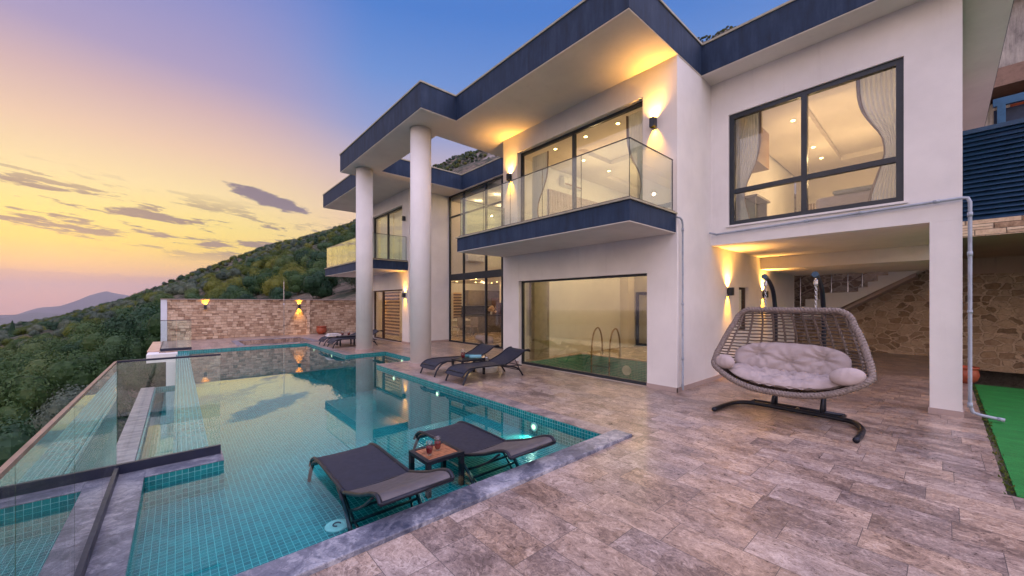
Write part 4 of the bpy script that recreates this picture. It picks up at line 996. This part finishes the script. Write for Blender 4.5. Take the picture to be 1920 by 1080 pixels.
# ------------------------------------------------------------------ yard to the right
b = MB(); b.box(5.21, 11.75, -9, -.40, -.014, .006); tf = tag(b.obj('artificial_turf', M['turf']), 'bright green artificial turf strip at the right edge', 'turf')
b = MB(); rr = random.Random(5)
for i in range(420):
    x = rr.uniform(5.2, 11.7); y = -.375+rr.gauss(0, .016)
    a = rr.uniform(0, 6.28); s = rr.uniform(.006, .02); h = rr.uniform(.005, .03)
    b.add([(x-s*math.cos(a), y-s*math.sin(a), 0), (x+s*math.cos(a), y+s*math.sin(a), 0), (x+rr.gauss(0,.01), y+rr.gauss(0,.01), h)], [(0,1,2)])
tag(b.obj('edge_weeds', M['fol'][3]), 'thin line of weeds and grit between paving and turf', 'weeds', kind='stuff')
def pot(loc, s, label):
    t = thing('terracotta_pot', label, 'plant pot', loc); b = MB()
    b.lathe([(.10*s,0),(.17*s,.06*s),(.20*s,.16*s),(.185*s,.25*s),(.17*s,.285*s),(.20*s,.30*s),(.20*s,.33*s),(.165*s,.33*s),(.16*s,.27*s)], n=28); b.obj('body', M['terracotta'], t, smooth=True)
    b = MB(); b.lathe([(.165*s,.27*s),(0,.275*s)], n=20); b.obj('soil', M['ground'], t)
pot((5.55,21.1,0), 1.25, 'round terracotta pot at the foot of the far stone wall')
pot((11.85,-.27,0), 1.0, 'small terracotta pot behind the porch pillar beside the turf')
b = MB(); b.box(17., 17.5, -9, 8, -.3, 3.0); rwst = thing('rubble_wall', 'tall wall of brown rubble stones in pale mortar behind the porch', 'wall'); b.obj('stone_face', M['rubble'], rwst)
b = MB(); b.box(17.05, 17.5, .4, 8, 3.0, 5.6); b.obj('upper_face', M['rubble'], rwst)
tr_ = thing('upper_terrace', 'raised terrace slab edged with pale stone courses right of the porch', 'terrace')
b = MB(); b.box(11.42, 17.6, -9, -.2, 2.87, 3.16); b.obj('slab', plaster('stained_render', (.46,.34,.27), .3, .5), tr_)
b = MB(); b.box(11.38, 11.418, -9, -.2, 2.865, 3.17); b.obj('stone_edge', M['ashlar'], tr_)
b = MB(); b.box(16.96, 17., -9, -.2, 2.42, 2.868); b.obj('render_band', plaster('cracked_render', (.50,.38,.30), .4, .6), tr_)
# stair against the rubble wall, rising to the right
stt = thing('outdoor_stair', 'white rendered outdoor stair rising to the right in front of the rubble wall', 'stairs')
X0, X1 = 15.6, 16.98
def yz(u, v):
    dx = F0[0]*712.65+R0[0]*(u-960); t = X0/dx; return (t*(F0[1]*712.65+R0[1]*(u-960)), 1.6+t*(568-v))
prof = [yz(1500,596), yz(1500,574), yz(1510,574), yz(1510,561), yz(1543,561), yz(1543,549.5), yz(1609,547), yz(1609,539), yz(1627,538.5), yz(1627,528.5), yz(1646,527), yz(1646,517), yz(1665,516), yz(1665,507), yz(1690,506), yz(1690,496), yz(1720,495), yz(1720,485), yz(1760,484), yz(1760,510-22), yz(1717,510.5), yz(1576.7,576.7), yz(1540,596)]
b = MB(); n = len(prof); b.v = [(X0, y, z) for y, z in prof]+[(X1, y, z) for y, z in prof]; b.f = [tuple(range(n)), tuple(range(n, 2*n))[::-1]]+[(i, n+i, n+(i+1) % n, (i+1) % n) for i in range(n)]; b.mi = [0]*len(b.f)
b.obj('stringer', M['plaster'], stt)
b = MB(); q = [yz(1500,598), yz(1540,597.5), yz(1577,577.4), yz(1717,511.2), yz(1717,517.5), yz(1577,585)]
b.v = [(X0+.03, y, z) for y, z in q]+[(X1, y, z) for y, z in q]; n = len(q); b.f = [tuple(range(n)), tuple(range(n, 2*n))[::-1]]+[(i, n+i, n+(i+1) % n, (i+1) % n) for i in range(n)]; b.mi = [0]*len(b.f)
b.obj('soffit', M['bath'], stt)
rl = thing('stair_railing', 'thin grey metal railing with posts on the outdoor stair', 'railing'); b = MB()
for k, (u, v) in enumerate([(1500,574),(1531,561),(1558,549),(1589,548),(1616,539)]):
    y, z = yz(u, v); b.tube([(X0+.05,y,z),(X0+.05,y,z+.95)], .017, 8)
b.obj('posts', M['steel'], rl); b = MB()
for h in (.93,.66,.36):
    P = [yz(1470,588), yz(1555,549), yz(1600,547), yz(1690,498)]; b.tube([(X0+.05,y,z+h) for y, z in P], .014, 8)
b.obj('rails', M['bronze'], rl)
# louvred fence and frame above, neighbouring building
fn = thing('louvre_fence', 'dark blue horizontal louvre screen standing on the pale stone courses', 'fence')
navyl = simple('louvre_blue', (.018,.06,.13), .4, .3); b = MB(); z = 3.19
while z < 4.82:
    b.add([(11.40,-9,z),(11.40,-.22,z),(11.46,-.22,z+.075),(11.46,-9,z+.075),(11.41,-9,z-.006),(11.41,-.22,z-.006),(11.47,-.22,z+.069),(11.47,-9,z+.069)], [(0,1,2,3),(7,6,5,4),(0,4,5,1),(2,6,7,3)]); z += .088
b.obj('slats', navyl, fn); b = MB(); b.box(11.39,11.48,-9,-.21,4.84,4.92); b.box(11.39,11.48,-9,-.21,3.171,3.185); b.box(11.50,11.53,-9,-.21,3.18,4.83); b.obj('frame', navyl, fn)
f2 = thing('steel_frame', 'blue steel frame with dark slats above the louvre screen', 'frame')
b = MB(); b.box(14.0,14.1,-9,-.74,6.08,6.25); b.box(14.0,14.1,-.92,-.80,3.2,6.08); b.box(14.0,14.1,-4.1,-4.0,3.2,6.08); b.obj('frame', simple('frame_blue', (.03,.12,.24), .4, .3), f2)
b = MB(); b.box(14.2,14.23,-9,-.76,5.62,6.05); b.box(14.2,14.23,-9,-.76,4.98,5.56); b.obj('panels', simple('panel_navy', (.012,.03,.07), .5), f2)
nb = thing('neighbour_building', 'unfinished concrete and red brick building with dark tiled roof at the top right corner', 'building')
b = MB(); b.box(23,30,-14,.5,4,9.05); b.obj('brick_wall', simple('red_brick', (.32,.075,.035), .9, 0, .2, 3.), nb)
conc = weathered('raw_concrete', (.16,.15,.14), (.33,.31,.28), (.48,.45,.40))
b = MB(); b.box(21.8,30,-14,.2,9.9,12.2); b.box(22.9,23.,-1.6,.5,4.,9.04); b.obj('slab_edge', conc, nb)
b = MB(); b.box(21.79,30,-14,.2,9.25,9.899); b.obj('slab_underside', simple('brown_concrete', (.26,.17,.13), .9), nb)
b = MB(); b.add([(21.3,-14,12.3),(21.3,.3,12.3),(27,.3,15.6),(27,-14,15.6),(21.3,-14,12.2),(21.3,.3,12.2),(27,.3,15.5),(27,-14,15.5)], [(3,2,1,0),(4,5,6,7),(0,1,5,4),(1,2,6,5)]); b.obj('roof', simple('dark_tiles', (.05,.05,.055), .6, 0, .3, 6., 20., .8, .05), nb)
b = MB(); b.plate('z', 3.0, 3.1, (17.6,32,-14,8)); tag(b.obj('upper_yard', conc), kind='structure')
# ------------------------------------------------------------------ loungers
def lounger(label, loc, rz, group, pool=False):
    """foot end at x=0, head toward +x; seat height .30"""
    t = thing('sun_lounger', label, 'sun lounger', loc, rz, group)
    W = .30; jx = 1.12
    seat = catmull([(.02,0,.16),(.07,0,.225),(.17,0,.285),(.34,0,.305),(.7,0,.298),(jx,0,.285)], 5)
    hx, hz = (1.80, .56) if not pool else (1.84, .53)
    back = catmull([(jx,0,.285),((jx+hx)/2,0,.285+(hz-.285)*.47),(hx-.12,0,hz-.03),(hx,0,hz-.005),(hx+.05,0,hz-.045)], 5)
    def sheet(path, y, th, name, m, sag=0):
        b = MB(); n = len(path); rows = 5
        for k in range(2):
            for i, p in enumerate(path):
                for j in range(rows):
                    s = j/(rows-1)*2-1; b.v.append((p.x, s*y, p.z-(1-s*s)*sag-k*th))
        o = n*rows
        for i in range(n-1):
            for j in range(rows-1):
                a = i*rows+j; b.f += [(a,a+rows,a+rows+1,a+1), (o+a+1,o+a+rows+1,o+a+rows,o+a)]; b.mi += [0,0]
        return b.obj(name, m, t, smooth=True)
    sheet(seat, W-.02, .008, 'seat', M['sling'], .008); sheet(back, W-.02, .008, 'backrest', M['slinglight'] if pool else M['sling'], .012)
    b = MB()
    for s in (-1,1):
        b.tube([(p.x, s*W, p.z) for p in seat], .017, 8); b.tube([(p.x, s*W, p.z) for p in back], .017, 8)
    b.tube([(.07,-W,.225),(.07,W,.225)], .012, 6); b.tube([(hx+.05,-W,hz-.045),(hx+.05,W,hz-.045)], .016, 6); b.tube([(jx,-W,.27),(jx,W,.27)], .013, 6)
    b.obj('frame', M['charcoal'] if not pool else M['charcoal'], t, smooth=True)
    for s in (-1,1):
        b = MB(); b.tube(catmull([(.34,s*W,.30),(.20,s*(W+.005),.25),(.09,s*(W+.01),.13),(.03,s*(W+.012),.0)], 5), .019, 8); b.obj('leg', M['charcoal'], t, smooth=True)
    rx = 1.62 if not pool else 1.36
    for s in (-1,1):
        b = MB()
        if pool: b.tube(catmull([(.85,s*(W-.02),.28),(1.05,s*(W+.005),.25),(1.24,s*(W+.01),.14),(rx,s*(W+.012),.0)], 5), .019, 8)
        else: b.tube(catmull([(1.0,s*(W-.02),.275),(1.25,s*W,.235),(1.48,s*W,.165),(rx,s*(W+.01),.0)], 5), .018, 8)
        b.obj('leg', M['charcoal'], t, smooth=True)
    b = MB(); bx = jx+.42*(hx-jx); bz = .285+.42*(hz-.285)
    if pool:
        b.tube(catmull([(.98,W-.03,.26),(1.15,W-.035,.14),(1.30,W-.06,.03),(1.33,W-.12,.015),(1.33,-W+.12,.015),(1.30,-W+.06,.03),(1.15,-W+.035,.14),(.98,-W+.03,.26)], 4), .012, 7)
        b.tube([(1.21,-W,.155),(1.21,W,.155)], .012, 6); b.tube([(1.28,-W,.09),(1.28,W,.09)], .012, 6)
        for s in (-1,1): b.tube(catmull([(1.2,s*(W-.01),.16),(1.36,s*(W-.015),.23),(1.55,s*(W-.015),.34),(1.72,s*(W-.015),.465)], 4), .012, 6)
    else:
        for s in (-1,1):
            b.tube([(bx,s*(W-.03),bz-.01),(1.56,s*(W-.02),.12)], .010, 6); b.tube([(1.18,s*(W-.02),.25),(1.62,s*(W-.04),.215)], .010, 6)
        b.tube([(1.56,-W,.12),(1.56,W,.12)], .010, 6); b.tube([(1.62,-W+.03,.215),(1.62,W-.03,.215)], .010, 6)
    b.obj('back_support', M['charcoal'], t, smooth=True); return t
G1 = 'loungers standing in the shallow end of the pool'
lounger('dark sling lounger in the shallow water, left of the slatted table', (1.365,4.50,-.30), R(-90), G1, True)
lounger('dark sling lounger in the shallow water, right of the slatted table', (2.575,4.50,-.30), R(-90), G1, True)
G2 = 'loungers on the deck beside the pool'
lounger('dark lounger on the deck nearest the large ground floor window', (4.12,6.47,0), 0, G2)
lounger('dark lounger on the deck just behind the first, nearer the round column', (4.12,7.56,0), 0, G2)
lounger('grey lounger behind the far column, nearer the camera', (4.05,14.46,0), 0, G2)
lounger('grey lounger behind the far column with towels, nearer the stone wall', (4.03,15.48,0), 0, G2)
def side_table(label, loc, sx, sy, h, slats=True, group='small side tables between loungers', rz=0):
    t = thing('side_table', label, 'side table', loc, rz, group); b = MB(); w = .045
    b.plate('z', h-.035, h, (-sx/2,sx/2,-sy/2,sy/2), [(-sx/2+w,sx/2-w,-sy/2+w,sy/2-w)]); b.obj('table_frame', M['charcoal'], t, bevel=.004)
    if slats:
        b = MB(); n = 8; yy = sy-2*w
        for i in range(n): b.box(-sx/2+w+.002, sx/2-w-.002, -yy/2+yy*i/n+.004, -yy/2+yy*(i+1)/n-.004, h-.022, h-.004)
        b.obj('table_top', M['wood'], t)
    else: b = MB(); b.box(-sx/2+w,sx/2-w,-sy/2+w,sy/2-w,h-.02,h-.004); b.obj('table_top', M['charcoal'], t)
    for a in (-1,1):
        for c in (-1,1): b = MB(); b.bar((a*(sx/2-w/2),c*(sy/2-w/2),0),(a*(sx/2-w/2),c*(sy/2-w/2),h-.036), w); b.obj('leg', M['charcoal'], t)
    return t
side_table('teak slatted side table standing in the pool between two loungers', (2.035,3.51,-.30), .43, .40, .35, rz=0)
side_table('dark side table with towels between the near deck loungers', (4.88,7.02,0), .62, .42, .36, False)
side_table('dark side table with two red drinks between the far deck loungers', (4.78,14.97,0), .55, .42, .36, False)
def tumbler(loc, label, s=1.):
    t = thing('drinking_glass', label, 'glass', loc, 0, 'glasses of red drink'); b = MB(); H = .135*s; r = .034*s
    b.lathe([(r*.80,0),(r*.98,.03*s),(r*1.08,.07*s),(r*1.0,.11*s),(r*.94,H),(r*.90,H),(r*.96,.11*s),(r*1.02,.07*s),(r*.9,.03*s),(r*.70,.012*s),(0,.012*s)], n=24); b.obj('glass', M['tumbler'], t, smooth=True)
    b = MB(); b.lathe([(r*.70,.014*s),(r*.89,.03*s),(r*1.01,.07*s),(r*.98,.088*s),(0,.088*s)], n=24); b.obj('drink', M['drink'], t, smooth=True)
tumbler((1.93,3.47,.051), 'glass of red drink on the pool table, the left one')
tumbler((2.06,3.53,.051), 'glass of red drink on the pool table, the right one')
tumbler((4.79,7.10,.361), 'tall glass of red drink on the dark deck table beside rolled towels', 1.5)
tumbler((4.66,14.97,.361), 'left red glass on the table between the far loungers', 1.35); tumbler((4.88,14.93,.361), 'right red glass on the table between the far loungers', 1.35)
def towel(loc, rz, L, r, label, m):
    b = MB(); b.tube([(0,-L/2,0),(0,L/2,0)], r, 16); o = b.obj('rolled_towel', m, smooth=False); o.location = (loc[0],loc[1],loc[2]+r); o.rotation_euler = (0,0,rz); tag(o, label, 'towel')
towel((5.0,6.92,.361), R(60), .26, .04, 'rolled light blue towel on the deck table', simple('blue_towel', (.16,.38,.47), .9))
towel((4.95,7.12,.361), R(60), .24, .036, 'rolled teal towel on the deck table, behind the light blue one', simple('teal_towel', (.05,.20,.24), .9))
b = MB(); b.box(-.22,.28,-.18,.18,0,.07); b.box(-.18,.2,-.16,.16,.072,.12); o = b.obj('folded_towels', simple('white_towel', (.62,.60,.60), .9), bevel=.025); o.location = (4.46,15.48,.31); tag(o, 'folded white towels on the far lounger', 'towels')
ub = thing('parasol_base', 'round white parasol base with short tube behind the near deck lounger', 'parasol base', (5.42,7.05,0))
b = MB(); b.lathe([(.235,0),(.25,.02),(.25,.11),(.22,.135),(.06,.145)], n=32); b.obj('drum', M['skin_white'], ub, smooth=True); b = MB(); b.lathe([(.03,.14),(.03,.30),(.045,.30),(.045,.34),(0,.34)], n=16); b.obj('tube', M['steel'], ub, smooth=True)
# ------------------------------------------------------------------ hanging swing
sw = thing('swing_stand', 'black tubular steel stand of the double hanging chair', 'swing stand', (0,0,0))
b = MB(); b.tube(catmull([(5.93,2.24,.03),(6.25,2.22,.035),(6.55,2.16,.04),(6.70,2.02,.045),(6.72,1.8,.045),(6.70,1.4,.045),(6.68,1.05,.045),(6.62,.80,.045),(6.40,.68,.04),(6.10,.65,.04),(5.78,.66,.04)], 6), .032, 12); b.obj('base_tube', M['charcoal'], sw, smooth=True)
b = MB(); b.tube([(6.90,2.0,.045),(6.90,.9,.045)], .026, 10); b.tube([(6.72,2.02,.045),(6.90,2.0,.045)], .02, 8); b.tube([(6.66,.92,.045),(6.90,.9,.045)], .02, 8); b.tube([(6.70,1.42,.045),(6.90,1.42,.045)], .02, 8); b.obj('cross_tube', M['charcoal'], sw, smooth=True)
for y in (1.71, 1.13):
    b = MB(); b.tube(catmull([(6.90,y,.05),(6.90,y,.6),(6.90,y,1.2),(6.88,y,1.5),(6.78,y,1.76),(6.60,y,1.90),(6.38,y,1.975)], 6), .030, 12); b.obj('upright', M['charcoal'], sw, smooth=True)
    b = MB(); b.tube([(6.72,y,.05),(6.88,y,.34)], .022, 8); b.obj('brace', M['charcoal'], sw, smooth=True)
    b = MB(); b.tube([(6.41,y,1.965),(6.34,y,1.982)], .038, 12); b.obj('end_cap', simple('end_cap_blue', (.02,.06,.10), .5), sw)
    b = MB(); b.tube([(6.40,y,1.95),(6.40,y,1.915)], .012, 8); b.lathe([(.02,-.06),(.026,-.05),(.026,0),(.02,.01)], (6.40,y,1.90), 12); b.obj('hook', M['chrome'], sw)
    c = thing('chain', 'steel chain holding the hanging chair on its '+('left' if y > 1.5 else 'right'), 'chain', (0,0,0), 0, 'chains of the hanging chair')
    b = MB(); z = 1.83; k = 0
    while z > 1.50:
        lk = [(math.cos(a)*.011*(1 if k % 2 else 0), math.cos(a)*.011*(0 if k % 2 else 1), math.sin(a)*.021) for a in [2*math.pi*i/10 for i in range(10)]]
        b.tube([(6.40+p[0], y+p[1], z+p[2]) for p in lk], .0038, 5, closed=True); z -= .032; k += 1
    b.obj('links', M['chrome'], c)
bk = thing('hanging_chair', 'double hanging chair of woven brown grey wicker with open basket back', 'hanging chair', (0,0,0))
YC, = (1.42,)
cprof = catmull([(6.42,0,1.50),(6.62,0,1.32),(6.80,0,1.05),(6.86,0,.78),(6.74,0,.54),(6.45,0,.43),(6.12,0,.40),(5.84,0,.43)], 6)
sprof = catmull([(6.42,0,1.50),(6.36,0,1.32),(6.26,0,1.08),(6.14,0,.86),(6.06,0,.72),(6.03,0,.705),(6.01,0,.70),(6.0,0,.70)], 6)
NP = len(cprof)-1
def hw(v):
    pts = [(0,.63),(.14,.68),(.28,.775),(.43,.85),(.57,.87),(.7,.865),(.85,.865),(1,.86)]
    for (a, p), (c, q) in zip(pts, pts[1:]):
        if a <= v <= c: return p+(q-p)*(v-a)/(c-a)
def S(u, v):
    f = v*NP; i = min(int(f), NP-1); t = f-i; c = cprof[i].lerp(cprof[i+1], t); s = sprof[i].lerp(sprof[i+1], t); k = abs(u)**2.6
    p = c.lerp(s, k); y = u*hw(v)
    if v < .2 and abs(u) > .78: p.z -= .075*((abs(u)-.78)/.22)**2*(1-v/.2)
    return Vector((p.x, YC+y, p.z))
def rope(mb, path, r, turns_len=.10, R_=None, closed=False):
    """three strands twisted round a path"""
    L = [0]
    for a, c in zip(path, path[1:]): L.append(L[-1]+(c-a).length)
    for k in range(3):
        pts = []
        for i, p in enumerate(path):
            d = (path[min(i+1,len(path)-1)]-path[max(i-1,0)]).normalized(); a = d.orthogonal().normalized() if abs(d.z) > .98 else d.cross(Vector((0,0,1))).normalized(); c = d.cross(a)
            th = 2*math.pi*(L[i]/turns_len+k/3); pts.append(p+(a*math.cos(th)+c*math.sin(th))*r*.62)
        mb.tube(pts, r*.66, 6)
def resample(path, step):
    out = [path[0]]; acc = 0
    for a, c in zip(path, path[1:]):
        l = (c-a).length; n = max(1, int(l/step))
        for i in range(1, n+1): out.append(a.lerp(c, i/n))
    return out
rim = [S(-1, v/20*.57) for v in range(20, -1, -1)]+[S(u/15, 0) for u in range(-14, 15)]+[S(1, v/20*.57) for v in range(0, 21)]
low = [S(1, .57)]+[S(u/24, 1) for u in range(23, -24, -1)]+[S(-1, .57)]
b = MB(); rope(b, resample(rim, .012), .034, .11); rope(b, resample(low, .012), .034, .11); b.obj('rim', M['wicker'], bk, smooth=True)
b = MB()
for k in range(11):
    u = -.90+1.8*k/10; rope(b, resample([S(u, v/26) for v in range(27)], .015), .0145, .038)
b.obj('vertical_strands', M['wicker'], bk, smooth=True)
b = MB()
for k in range(1, 36):
    v = k/36; n = 26; pts = [S(-1+2*i/n, v)+Vector((.006,0,.003*math.sin(i*2.1+k))) for i in range(n+1)]; b.tube(pts, .010, 5)
b.obj('horizontal_strands', M['wicker2'], bk, smooth=True)
def pillow(name, label, c, ax, size, tufts=(), th=.10, pw=2.6, seed=1, group=None, N=40, bend=None):
    """ax=(U,V,W) unit vectors; size=(a,b) half extents; dimples at tufts"""
    U, V, W_ = [Vector(q) for q in ax]; a, b_ = size; c = Vector(c); mb = MB()
    for side in (1,-1):
        for j in range(N+1):
            for i in range(N+1):
                s = -1+2*i/N; t = -1+2*j/N
                # square to superellipse
                m = max(abs(s), abs(t)); l = (abs(s)**pw+abs(t)**pw)**(1/pw) or 1; k = m/l; x, y = s*k, t*k
                rr_ = min((abs(x)**pw+abs(y)**pw)**(1/pw), 1.)
                h = th*(1-rr_**3.0)**.55
                for (p, q) in tufts:
                    dx, dy = (x-p)*a, (y-q)*b_; dd = math.hypot(dx, dy); h -= .72*th*math.exp(-(dd/.075)**1.1)
                    an = math.atan2(dy, dx); h += .11*th*math.sin(an*9+seed)*math.exp(-(dd/.24)**2)*1.6*min(1, dd/.03)
                h += th*.10*noise.noise(Vector((x*a*9, y*b_*9, seed)))*(1-rr_)
                h += th*.16*abs(noise.noise(Vector((x*a*14, y*b_*5, seed+9))))*min(1,(1-rr_)*5)*-1
                p_ = c+U*x*a+V*y*b_+W_*h*side*(1 if side > 0 else .6)
                if bend: p_ += bend(x, y)
                mb.v.append(tuple(p_))
    n = N+1; o = n*n
    for j in range(N):
        for i in range(N):
            q = j*n+i; mb.f += [(q,q+1,q+n+1,q+n), (o+q,o+q+n,o+q+n+1,o+q+1)]; mb.mi += [0,0]
    ob = mb.obj(name, M['cushion'], smooth=True); tag(ob, label, 'cushion', group); return ob
GC = 'cushions on the hanging chair'
pillow('seat_cushion', 'wide tufted beige seat cushion of the hanging chair', (6.20,YC-.0,.545), ((0,1,0),(1,0,.10),(-.10,0,1)), (.70,.30), [(-.5,.1),(0,.15),(.5,.1),(-.25,-.45),(.25,-.45)], .115, 3., 3, GC, bend=lambda x, y: Vector((0,0,.12*abs(x)**2.5)))
pillow('back_cushion', 'long tufted beige back cushion leaning in the hanging chair', (6.55,YC+.02,.80), ((0,1,0),(.42,0,.90),(-.90,0,.42)), (.67,.24), [(-.55,.1),(0,-.25),(.55,.15)], .135, 3., 5, GC, bend=lambda x, y: Vector((-.16*abs(x)**2.2,0,0)))
pillow('round_cushion', 'small round beige cushion at the left end of the hanging chair', (6.03,YC+.70,.74), ((.3,.95,0),(.2,0,.98),(-.95,.3,.1)), (.145,.105), [], .095, 2., 8, GC, N=24)
pillow('round_cushion', 'small round beige cushion at the right end of the hanging chair', (5.98,YC-.66,.72), ((.2,-.97,.1),(.2,0,.98),(-.97,-.2,.1)), (.17,.11), [], .10, 2., 9, GC, N=24)
